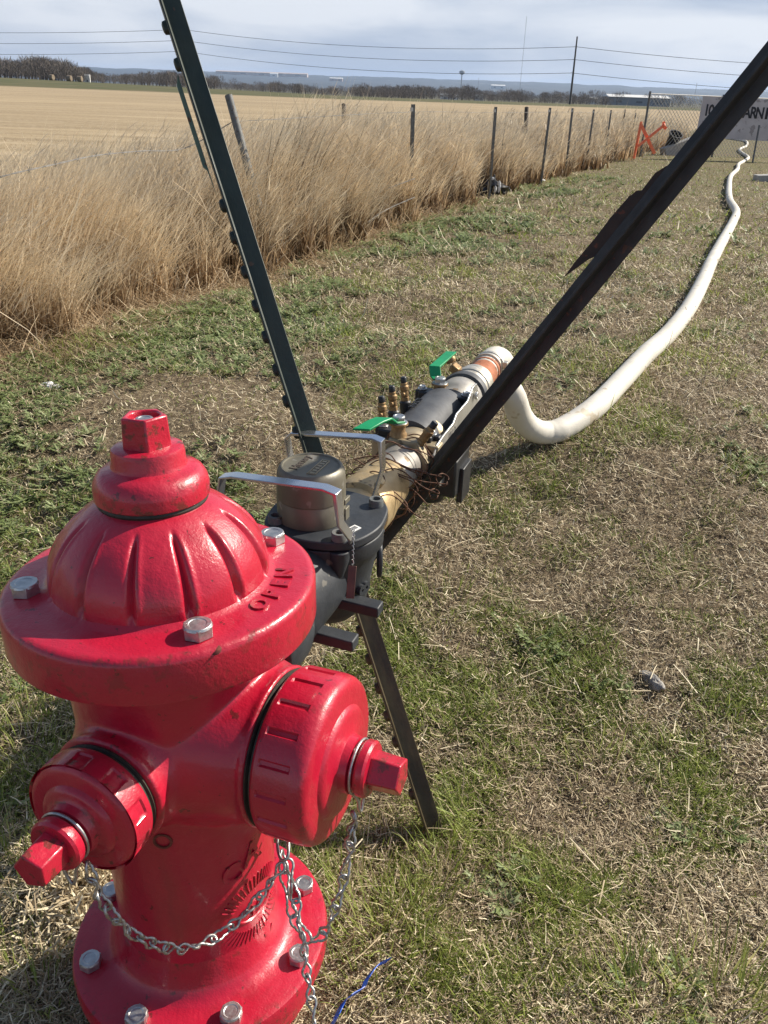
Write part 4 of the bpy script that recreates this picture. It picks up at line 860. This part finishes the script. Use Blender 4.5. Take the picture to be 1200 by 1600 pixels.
# rusty tie wire lashing the pipe to the post
wr = MB()
for i in range(7):
    l0 = .585 + .030 * i + rng.normal(0, .008); pts = []; ph = rng.uniform(0, .5)
    c = O3 + dl * l0; drift = rng.uniform(-.03, .10)
    for k in range(15):
        a = R(150 - k * 19 + ph * 30); rr = .050 + .006 * math.sin(k * 1.7 + i); ex = 1.0 + (.85 if -70 < math.degrees(a) < 35 else 0) * .3
        pts.append(c + dl * (drift * k / 14) + sdv * (rr * math.cos(a) * ex) + VZ * (rr * math.sin(a)))
    wr.tube(catmull(pts, 4), .0011, 6)
for (px0, py0, px1, py1, da, db) in ((556, 717, 690, 748, 1.40, 1.40), (556, 742, 700, 760, 1.36, 1.40), (580, 776, 658, 806, 1.27, 1.40), (552, 720, 668, 790, 1.42, 1.40), (600, 735, 685, 775, 1.36, 1.38), (575, 722, 668, 742, 1.38, 1.40), (590, 760, 640, 800, 1.30, 1.45)):
    pts = []
    for k in range(9):
        t = k / 8; p = Vector(at(px0 + (px1 - px0) * t, py0 + (py1 - py0) * t + 5 * math.sin(t * 7 + px0) - 10 * math.sin(t * 3.14), da + (db - da) * t)); pts.append(p)
    wr.tube(catmull(pts, 5), .0011, 6)
for cx, cy, rr in ((691, 750, .010), (678, 772, .008), (655, 738, .006)):
    c = Vector(at(cx, cy, 1.385)); wr.tube([c + Vector(RT) * rr * math.cos(a) * (1 + .2 * math.sin(3 * a)) + Vector(UP) * rr * 1.1 * math.sin(a) + Vector(FWD) * .006 * math.sin(a * 2) for a in np.linspace(0, 6.0, 24)], .0011, 6)
tag(wr.build('tie_wire', M_WIRE, None, 60), 'rusty tangled tie wire lashing the brass pipe to the slanting steel post', 'wire')

# ------------------------------------------------------------------ wire fence
def tprof(w_=.034, web=.030, t=.004):
    h = w_ / 2; return [(-h, 0), (-h, -t), (-t / 2, -t), (-t / 2, -web), (t / 2, -web), (t / 2, -t), (h, -t), (h, 0)]
FP = [(645, 163, 7.2), (774, 167, 9.6), (850, 168, 11.8), (895, 169, 14.0), (928, 171, 16.4), (955, 172, 19.0), (976, 171, 21.8), (991, 176, 24.5)]
ordn = ['nearest', 'second nearest', 'third nearest', 'fourth nearest', 'fifth nearest', 'sixth nearest', 'seventh nearest', 'farthest']
tops = []
for i, (px, py, Yd) in enumerate(FP):
    Yd *= 1.10
    p = Vector(atY(px, py, Yd)); tops.append(p); z0 = gz(p.x, p.y) - .15; rt = empty('fence_post', (p.x + rng.normal(0, .02), p.y, z0), (rng.normal(0, .015), rng.normal(0, .015), R(25) + math.pi / 2))
    MB().prism(tprof(), p.z - z0).build('shaft', M_GPOST, rt, 25)
    MB().box((0, .002, p.z - z0 - .04), (.040, .010, .030)).build('wire_clip', M_LINK, rt)
    tag(rt, 'grey steel post of the wire fence in tall grass, %s of eight' % ordn[i], 'fence post', 'fence posts along the tall grass')
for (px, py, px2, py2, Yd, m_, lab, r0) in ((357, 149, 398, 300, 5.15, M_GPOST, 'leaning weathered grey post in the tall grass right of the studded green post', .024), (537, 163, 539, 215, 9.5, M_DPOST, 'dark thin post standing back in the grass, left of the nearest steel fence post', .024),
                                    (823, 168, 821, 205, 16.0, M_DPOST, 'short dark wooden post beyond the fence, between the second and third steel posts', .04)):
    a = Vector(atY(px, py, Yd)); b_ = Vector(atY(px2, py2, Yd - .15)); b_ = a + (b_ - a) * ((a.z - gz(a.x, a.y) + .15) / max(.05, a.z - b_.z))
    o = MB().tube([b_, b_ + (a - b_) * .3, b_ + (a - b_) * .7, a], [r0 * 1.05, r0, r0 * .95, r0 * .9], 10).build('old_post', m_, None, 50); tag(o, lab, 'post')
lean = Vector(atY(364, 190, 5.12))
def barb(name, pts, label, r_=.0022, every=.13, sag=0):
    P = catmull(pts, 10); mb = MB(); L = 0
    for ph in (0, math.pi):
        Q = []
        for i, p in enumerate(P): Q.append(p + Vector((math.cos(i * .9 + ph), 0, math.sin(i * .9 + ph))) * r_ * 1.0)
        mb.tube(Q, r_ * .8, 5)
    acc = 0
    for i in range(1, len(P)):
        acc += (P[i] - P[i - 1]).length
        if acc > every:
            acc = 0; t = (P[i] - P[i - 1]).normalized(); u = t.cross(VZ).normalized()
            for s_ in (1, -1): mb.tube([P[i] + (VZ * s_ + u * .6) * .012, P[i] - (VZ * s_ + u * .6) * .012], r_ * .6, 4)
    tag(mb.build(name, M_BARB, None, 60), label, 'barbed wire', 'strands of the wire fence')
barb('barbed_wire', [atY(-60, 296, 3.2), atY(10, 274, 3.3), atY(80, 258, 3.5), atY(150, 243, 3.8), atY(220, 236, 4.3), atY(290, 231, 5.0), lean], 'sagging barbed wire crossing the tall grass at the left edge', .0019)
barb('barbed_wire', [lean] + [t - VZ * .06 for t in tops[:8]], 'top strand of barbed wire strung between the fence posts', .0013, .3)
barb('barbed_wire', [atY(560, 318, 6.6), atY(600, 297, 6.9), tuple(Vector(atY(648, 279, 7.2)))], 'loose upper wire end reaching left from the nearest steel fence post', .0024, .15)
barb('barbed_wire', [atY(570, 350, 6.3), atY(605, 327, 6.8), tuple(Vector(atY(648, 308, 7.2)))], 'loose lower wire end reaching left from the nearest steel fence post', .0024, .15)

# ------------------------------------------------------------------ chain-link fence and what stands by it
CA = Vector(atY(1000, 244, 23.6)); CB = Vector(atY(1290, 247, 26.5)); CA.z = gz(CA.x, CA.y); CB.z = gz(CB.x, CB.y)
clf = tag(empty('chain_link_fence', tuple(CA)), 'silver chain-link fence at the far end of the hose', 'fence')
cd_ = CB - CA; CL = cd_.length; ux = cd_.normalized(); hgt = Vector(atY(1012, 146, 23.6)).z - CA.z
mesh_ = MB(); stp = .115
for i in range(int((CL + hgt) / stp)):
    for dirn in (1, -1):
        s0 = i * stp - (hgt if dirn == 1 else 0); u0 = s0; u1 = s0 + hgt
        a0, a1 = max(0, u0), min(CL, u1)
        if a1 - a0 < .05: continue
        za, zb = (a0 - u0), (a1 - u0)
        if dirn == -1: za, zb = hgt - za, hgt - zb
        # the weave: each wire bows out of the plane a little
        p0 = ux * a0 + VZ * za; p1 = ux * a1 + VZ * zb
        mesh_.tube([p0, p1], .0068 if dirn == -1 else .0040, 4)
mesh_.build('wire_mesh', M_LINK, clf, 60)
for k, tt in enumerate((0, .36, .72)):
    p = ux * CL * tt; MB().cyl(p - VZ * .1, p + VZ * (hgt + .05), .030, n=12).build('fence_pole', M_GPOST, clf)
MB().tube([VZ * hgt, ux * CL + VZ * hgt], .012, 8).build('top_rail', M_LINK, clf)
SA = Vector(atY(1087, 214, 23.2)); SB = Vector(atY(1099, 150, 23.2)); sw = 2.7
sgn_ = empty('sign_board', tuple(SA), None); ang = -R(3)
sdir = Vector((math.cos(R(-2)), math.sin(R(-2)), -.02)).normalized(); upv = Vector((0.0, .05, 1)).normalized(); nrmv = sdir.cross(upv)
SH = (SB.z - SA.z)

Ms = Matrix(((sdir.x, upv.x, -nrmv.x, 0), (sdir.y, upv.y, -nrmv.y, 0), (sdir.z, upv.z, -nrmv.z, 0), (0, 0, 0, 1)))
MB().prism([(0, 0), (sw, 0), (sw, SH), (0.02, SH)], .018, Ms).build('panel', M_SIGN, sgn_, 30)
def signtext(s_, x0, y0, size, bold):
    v, f = text_geo(s_, size, .003, bold); return v, f, x0, y0
tx = MB(); xx = .16
for ch, adv in (('1', .115), ('0', .155), ('0', .155), ('%', .24), (' ', .16), ('W', .19), ('A', .16), ('R', .16), ('N', .165), ('I', .10), ('N', .165), ('G', .16)):
    if ch != ' ':
        v, f = text_geo(ch, .36, .003, .010); tx.add([(a * .78, b_, c_) for a, b_, c_ in v], f, Ms @ Matrix.Translation((xx, SH - .43, -.003)))
    xx += adv
tx.build('painted_words', M_INK, sgn_)
tag(sgn_, 'weathered plywood sign with black capitals, hung in front of the chain-link fence', 'sign')
stp_ = Vector(atY(1182, 216, 23.0)); g_ = gz(stp_.x, stp_.y); rt = MB().tube([Vector((stp_.x - .06, stp_.y - .25, g_ - .1)), stp_ + VZ * .3], .022, 8).build('sign_stake', M_GPOST, None, 60)
tag(rt, 'thin grey stake holding up the lower edge of the plywood sign', 'stake')
# orange cross of flagging on a stake
oc = Vector(atY(991, 244, 21.5)); oc.z = gz(oc.x, oc.y)
ox = tag(empty('orange_marker', tuple(oc)), 'orange flagged stakes crossed into an X at the end of the grass', 'marker')
def o3(px, py, yy=21.5): return Vector(atY(px, py, yy)) - oc
MB().tube([o3(991, 244) - VZ * .05, o3(996, 220), o3(1002, 190)], [.030, .034, .030], 6).build('stake', M_ORANGE, ox, 60)
MB().strip([o3(1001, 194), o3(1010, 212), o3(1016, 226), o3(1023, 240)], VY, .05, .065).build('falling_lath', M_ORANGE, ox, 30)
MB().strip([o3(996, 229, 21.4), o3(1010, 218, 21.4), o3(1022, 208, 21.4), o3(1036, 197, 21.4)], VY, .05, .055).build('rising_lath', M_ORANGE, ox, 30)
kn = MB(); kn.lathe([(0, -.05), (.035, -.03), (.045, 0), (.03, .04), (0, .05)], 7, Matrix.Translation(o3(1037, 196, 21.4))); kn.strip([o3(1037, 198), o3(1041, 201)], VY, .04, .07); kn.strip([o3(1037, 196), o3(1037, 190)], VY, .03, .06); kn.build('ribbon_knot', M_ORANGE, ox, 60)
# black bucket and grey slab behind the mesh
bk = Vector(atY(1046, 231, 25.2)); bk.z = gz(bk.x, bk.y) + .17
tag(MB().lathe([(0, 0), (.14, 0), (.18, .40), (.20, .40), (.20, .43), (.165, .43), (.13, .03), (0, .03)], 24, mat4(bk, Vector((.15, -.5, .9)))).build('black_bucket', M_BAG, None, 40), 'black plastic bucket tipped against a grey slab behind the chain-link fence', 'bucket')
sb = Vector(atY(1066, 229, 25.0)); sb.z = gz(sb.x, sb.y) + .16
tag(MB().box(sb, (1.1, .35, .42), rot=Matrix.Rotation(-.35, 3, 'Y') @ Matrix.Rotation(.2, 3, 'Z')).build('grey_slab', M_CONC, None, 30, .01), 'long grey concrete slab lying tilted beside the black bucket', 'slab')
pk = onz(1200, 278, .06); tag(MB().box(pk + Vector((.25, 0, .01)), (.95, .24, .12), rot=Matrix.Rotation(-.06, 3, 'Y')).build('plank', M_CONC, None, 30, .006), 'short grey plank lying on the grass at the right edge', 'plank')
# black bag with white scraps at the foot of the second post
bg_ = onz(767, 304, 0); br = empty('rubbish_bag', tuple(bg_))
def lump(r_, sc_, seed, n=16):
    mb = MB(); vs = []; 
    for i in range(n + 1):
        th = math.pi * i / n
        for j in range(2 * n):
            ph = math.pi * j / n; q = 1 + .55 * (float(vnoise(math.cos(ph) * math.sin(th) * 2 + seed, math.cos(th) * 2 + math.sin(ph) * math.sin(th) * 1.7, seed)) - .5) + .2 * (float(vnoise(math.cos(ph) * 6 * math.sin(th) + seed, math.cos(th) * 6 + math.sin(ph) * 5, seed + 3)) - .5)
            vs.append((r_ * q * math.sin(th) * math.cos(ph) * sc_[0], r_ * q * math.sin(th) * math.sin(ph) * sc_[1], r_ * q * math.cos(th) * sc_[2]))
    fs = []
    for i in range(n):
        for j in range(2 * n): fs.append((i * 2 * n + j, i * 2 * n + (j + 1) % (2 * n), (i + 1) * 2 * n + (j + 1) % (2 * n), (i + 1) * 2 * n + j))
    return mb.add(vs, fs)
assert abs(bg_.x - BAGP[0]) < .3 and abs(bg_.y - BAGP[1]) < .6, tuple(bg_)
lb = lump(.19, (1.15, .9, .55), 2.3); MB().add([(x, y, z + .06) for x, y, z in lb.v], lb.f).build('bag', M_BAG, br, 30)
MB().lathe([(.055, .08), (.050, .15), (.022, .20), (.012, .24), (0, .25)], 12, mat4((0, 0, 0), Vector((.1, 0, 1)))).build('tied_neck', M_BAG, br, 30)
for (x, y, z, sx, sz) in ((-.05, -.17, .13, .02, .07), (.03, -.19, .09, .018, .04), (.08, -.16, .12, .02, .07), (-.015, -.08, .20, .03, .02)):
    ls = lump(1, (sx, .012, sz), x * 10 + 5, 8); MB().add([(a + x, b_ + y, c_ + z) for a, b_, c_ in ls.v], ls.f).build('white_scrap', M_WHITE, br, 30)
tag(br, 'black plastic bag with white scraps at the foot of a fence post', 'bag')
# small things on the ground
p = onz(1020, 1064, .006); ls = lump(.024, (.62, 1.2, .5), 4.4); o = MB().add(ls.v, ls.f).build('stone', M_STONE, None, 22); o.location = p; o.rotation_euler = (0, 0, R(28)); tag(o, 'small black and grey stone lying in the grass on the right', 'stone')
for (px, py, r_, lab) in ((846, 282, .05, 'white scrap of litter at the grass edge by the third steel fence post'), (78, 603, .028, 'pale crumpled litter at the foot of the tall grass on the left'), (995, 237, .05, 'small white scrap left of the orange X')):
    p = onz(px, py, .01); ls = lump(r_, (1.2, .8, .4), px * .013, 10); o = MB().add(ls.v, ls.f).build('litter', M_WHITE, None, 22); o.location = p; tag(o, lab, 'litter')
rp = [onz(607, 1500, .048), onz(588, 1510, .036), onz(573, 1530, .046), onz(566, 1545, .034), onz(545, 1558, .046), onz(533, 1573, .036), onz(524, 1592, .044), onz(515, 1610, .012), onz(505, 1640, .014)]
tag(MB().strip(catmull(rp, 5), Vector((.75, .45, .45)), .0105, .0010).build('blue_tape', M_BLUE, None, 60), 'crumpled strip of blue tape in the grass beside the hydrant foot', 'tape')
# heap of matted dead grass left of the hydrant foot
n = 2600; c = onz(150, 1385, 0); x = rng.normal(c.x, .035, n); y = rng.normal(c.y, .05, n)
V, F, T = blades(np.stack([x, y, ground(x, y) + rng.uniform(0, .035, n)], 1), rng.uniform(.015, .06, n), rng.uniform(.0015, .004, n), rng.uniform(0, 6.28, n), rng.normal(1.35, .35, n), rng.normal(0, 1.6, n), 3, np.clip(rng.normal(.72, .2, n), 0, 1), rng.uniform(-1, 1, n), False)
tag(fastmesh('matted_straw', V, F, T, M_STRAW), 'heap of matted yellow dead grass left of the hydrant foot', 'dead grass', kind='stuff')

# ------------------------------------------------------------------ power lines
PY = [(-380, 300, [37, 54, 71]), (286, 290, [46, 63, 80]), (900, 240, [73, 93, 114]), (1520, 235, [112, 132, 152])]
polepos = []
for i, (px, Yd, ys) in enumerate(PY):
    P = [Vector(atY(px - (3 * k if i == 2 else 0), yy, Yd)) for k, yy in enumerate(ys)]; polepos.append(P)
Btop = Vector(atY(902, 57, 240)); gB = gz(Btop.x - 1.5, 240); Bb = Vector(atY(890, 166, 240)); Bb = Btop + (Bb - Btop) * ((Btop.z - gB + .5) / (Btop.z - Bb.z))
up_ = tag(empty('utility_pole', tuple(Bb)), 'tall slender utility pole at the far edge of the field', 'utility pole')
MB().tube([Vector((0, 0, 0)), (Btop - Bb) * .5, Btop - Bb], [.30, .24, .18], 10).build('pole', M_POLE, up_, 60)
for P in polepos[2]: MB().tube([P - Bb - Vector((.35, 0, 0)), P - Bb + Vector((.35, 0, 0))], .08, 6).build('insulator', M_GPOST, up_)
A_ = polepos[1][0]; fA = Vector(atY(303, 124, 290)); gA = gz(fA.x, 290); Ar = tag(empty('utility_pole', (fA.x, 290, gA - .5)), 'distant utility pole hidden behind the leaning green post', 'utility pole')
MB().tube([Vector((0, 0, 0)), Vector((A_.x - fA.x, 0, A_.z - gA + .8))], [.24, .16], 8).build('pole', M_POLE, Ar, 60)
wl = ['top', 'middle', 'lowest']
for k in range(3):
    pts = []
    for i, sag in ((0, 1.6), (1, 2.2), (2, 1.2)):
        a, b_ = polepos[i][k], polepos[i + 1][k]
        for j in range(24): t = j / 24; pts.append(a + (b_ - a) * t - VZ * sag * 4 * t * (1 - t))
    pts.append(polepos[3][k]); tag(MB().tube(pts, .055, 5).build('power_line', M_CABLE, None, 60), wl[k] + ' of the three power lines running across the sky', 'power line', 'power lines on the utility poles')

# ------------------------------------------------------------------ hay bales, far buildings, towers
for (px, py, lab) in ((79, 110, 'leftmost of the three round hay bales at the far edge of the field'), (107, 112, 'middle one of the three round hay bales at the far edge of the field'), (124, 117, 'rightmost and darkest of the three round hay bales at the far edge of the field')):
    d = atY(px, py, 1.0) - CAM; Yb = 262; p = CAM + d * Yb; z = gz(p[0], p[1])
    M = mat4((p[0], p[1], z + .72), Vector((1, -.6 + px * .004, 0))); o = MB().lathe([(0, -.65), (.6, -.66), (.74, -.58), (.78, 0), (.74, .58), (.6, .66), (0, .65)], 20, M).build('hay_bale', M_HAY, None, 30); tag(o, lab, 'hay bale', 'round hay bales in the field')
def hillz(x, y):
    hp_ = np.interp(y, hy, hprof); z = hp_ * (.72 + .5 * fbm(x * .0011, y * .0008, 21)); return float(np.where(hp_ < -5, hp_, z))
def building(pxl, pxr, Yd, hm_, mats, lab, name='warehouse', windows=3):
    a = Vector(atY(pxl, 130, Yd)); b_ = Vector(atY(pxr, 130, Yd)); z0 = max(gz((a.x + b_.x) / 2, Yd), hillz((a.x + b_.x) / 2, Yd) if Yd > 2600 else -99) - 1.5; W = b_.x - a.x; top = hm_ + 1.5; rt = empty(name, (a.x, Yd, z0)); D = min(W * .5, 60)
    MB().box((W / 2, D / 2, top / 2), (W, D, top)).build('wall', mats[0], rt, 30)
    e_ = min(1, W * .05); MB().add([(-e_, -e_, top), (W + e_, -e_, top), (W + e_, D + e_, top), (-e_, D + e_, top), (0, D / 2, top + hm_ * .3), (W, D / 2, top + hm_ * .3)], [(0, 1, 5, 4), (2, 3, 4, 5), (0, 4, 3), (1, 2, 5), (3, 2, 1, 0)]).build('roof', mats[1], rt, 30)
    for k in range(windows): MB().box((W * (k + .5) / windows, -.05, top * .55), (W / windows * .3, .12, top * .18)).build('window', M_DARKGREY, rt)
    tag(rt, lab, 'building'); return rt
building(955, 1052, 680, 5.5, (M_BGREY, M_BWHITE), 'long grey warehouse with a white roof behind the chain-link fence')
building(921, 938, 760, 4, (M_BWHITE, M_BWHITE), 'small white building left of the long grey warehouse')
building(744, 757, 600, 3, (M_BWHITE, M_BGREY), 'pale low shed among the bare trees, left of the utility pole', windows=2)
building(690, 718, 640, 2.6, (M_BWHITE, M_BGREY), 'low pale building below the water tower', windows=2)
building(768, 790, 3800, 12, (M_BWHITE, M_BWHITE), 'white hillside building right of the water tower', windows=2)
building(338, 480, 5000, 15, (M_ROOFT, M_ROOFT), 'long tan industrial roofs beyond the trees right of the green post', windows=5)
building(422, 434, 4700, 16, (M_BWHITE, M_BWHITE), 'small bright white box building before the long tan roofs', windows=1)
building(133, 141, 352, 2.2, (M_BWHITE, M_BWHITE), 'white farm shed in the trees behind the hay bales', 'farm_shed', 1)
building(515, 535, 4300, 12, (M_ROOFT, M_BWHITE), 'tan and white building on the slope left of the water tower', windows=2)
wt = Vector(atY(722, 113, 2600)); wr_ = tag(empty('water_tower', (wt.x, wt.y, gz(wt.x, wt.y))), 'pale water tower with a round tank on the far hills', 'water tower')
hh = wt.z - wr_.location.z
MB().lathe([(0, hh - 7), (3, hh - 6), (7.5, hh - 2), (8, hh), (7, hh + 3), (3, hh + 5), (0, hh + 5.5)], 20).build('tank', M_BGREY, wr_); MB().lathe([(2.2, 0), (1.4, hh * .5), (1.6, hh - 5.5)], 12).build('stem', M_BGREY, wr_)
for (px, py, Yd, r_, lab) in ((823, 26, 2800, .55, 'very tall thin radio mast against the sky, left of the utility pole'), (1089, 130, 2400, .5, 'short mast on the far hills above the plywood sign'), (748, 122, 2600, .4, 'thin mast between the water tower and the tall radio mast')):
    t_ = Vector(atY(px, py, Yd)); rt = empty('radio_mast', (t_.x, t_.y, gz(t_.x, t_.y))); q = t_.z - rt.location.z
    mbm = MB()
    for k in range(3): a = k * 2.094; mbm.tube([Vector((math.cos(a) * r_, math.sin(a) * r_, 0)), Vector((math.cos(a) * r_, math.sin(a) * r_, q))], r_ * .35, 4)
    for j in range(int(q / 3)): mbm.tube([Vector((r_ * math.cos(j * 2.094), r_ * math.sin(j * 2.094), j * 3)), Vector((r_ * math.cos((j + 1) * 2.094), r_ * math.sin((j + 1) * 2.094), j * 3 + 3))], r_ * .2, 3)
    mbm.build('lattice', M_GPOST, rt, 60); MB().tube([Vector((0, 0, q)), Vector((0, 0, q + 2))], .1, 4).build('beacon', M_GPOST, rt); tag(rt, lab, 'mast')

# ------------------------------------------------------------------ bare winter trees far off (they read as woods)
def wood(name, spec, label, mat=M_TREE):
    parts = []
    for (pxa, pxb, Yd, depth, h0, h1, num, sd0) in spec:
        px = rng.uniform(pxa, pxb, num); Yt = Yd + rng.uniform(0, depth, num); d0 = (px - 600) / FPX
        X_ = np.array([atY(a, 130, b_)[0] for a, b_ in zip(px, Yt)]); hT = (h0 + (h1 - h0) * fbm(px * .03 + sd0, px * 0, sd0, 3)) * rng.uniform(.75, 1.15, num); G = ground(X_, Yt)
        per = 150; xi = np.repeat(X_, per); yi = np.repeat(Yt, per); gi = np.repeat(G, per); hi_ = np.repeat(hT, per); n = len(xi)
        u = rng.random(n)**.7; rad_ = hi_ * np.repeat(rng.uniform(.3, .75, num), per) * np.sin(np.clip(u, .08, 1) * 2.9)**.6; a = rng.uniform(0, 6.28, n); q = np.sqrt(rng.random(n))
        P = np.stack([xi + rad_ * q * np.cos(a), yi + rad_ * q * np.sin(a), gi + hi_ * (.06 + u * .86)], 1); tone = np.clip(np.repeat(rng.random(num), per) * .7 + rng.random(n) * .4, 0, 1)
        parts.append(blades(P, hi_ * rng.uniform(.08, .26, n), hi_ * rng.uniform(.008, .032, n), a + rng.normal(0, .6, n), rng.uniform(.1, 1.0, n), rng.uniform(-.2, .5, n), 2, tone, rng.uniform(-1.5, 1.5, n)))
        parts.append(blades(np.stack([X_, Yt, G - .2], 1), hT * .8, hT * .05, rng.uniform(0, 6.28, num), rng.uniform(0, .15, num), rng.uniform(0, .2, num), 3, rng.random(num) * .4))
    V, F, T = merge(parts); tag(fastmesh(name, V, F, T, mat), label, 'trees', kind='stuff')
wood('left_wood', [(-60, 140, 345, 90, 4.5, 9.0, 280, 1), (100, 345, 350, 90, 2.5, 6.0, 300, 5)], 'dark belt of bare trees behind the hay bales at the left')
wood('middle_wood', [(300, 660, 372, 70, 1.6, 4.6, 330, 9), (560, 960, 400, 80, 1.8, 6.5, 330, 15)], 'low belt of bare brown scrub along the far edge of the field')
wood('valley_wood', [(600, 1250, 650, 220, 5, 10, 240, 19), (380, 800, 900, 200, 5, 11, 150, 23)], 'dark woods in the valley before the blue hills')
wood('hill_wood', [(250, 1300, 1500, 900, 7, 15, 420, 27)], 'far hazy woods at the foot of the hills')

# ------------------------------------------------------------------ haze
hz = bpy.data.materials.new('air'); hz.use_nodes = True; nt = hz.node_tree; nt.nodes.clear()
pv_ = nt.nodes.new('ShaderNodeVolumePrincipled'); pv_.inputs['Color'].default_value = (.52, .68, .95, 1); pv_.inputs['Density'].default_value = .00009; pv_.inputs['Anisotropy'].default_value = .2
oo = nt.nodes.new('ShaderNodeOutputMaterial'); nt.links.new(pv_.outputs[0], oo.inputs['Volume'])
MB().box((1000, 5800, 64), (24000, 13800, 172)).build('haze', hz, None, 0)
bpy.data.objects['haze']['kind'] = 'stuff'
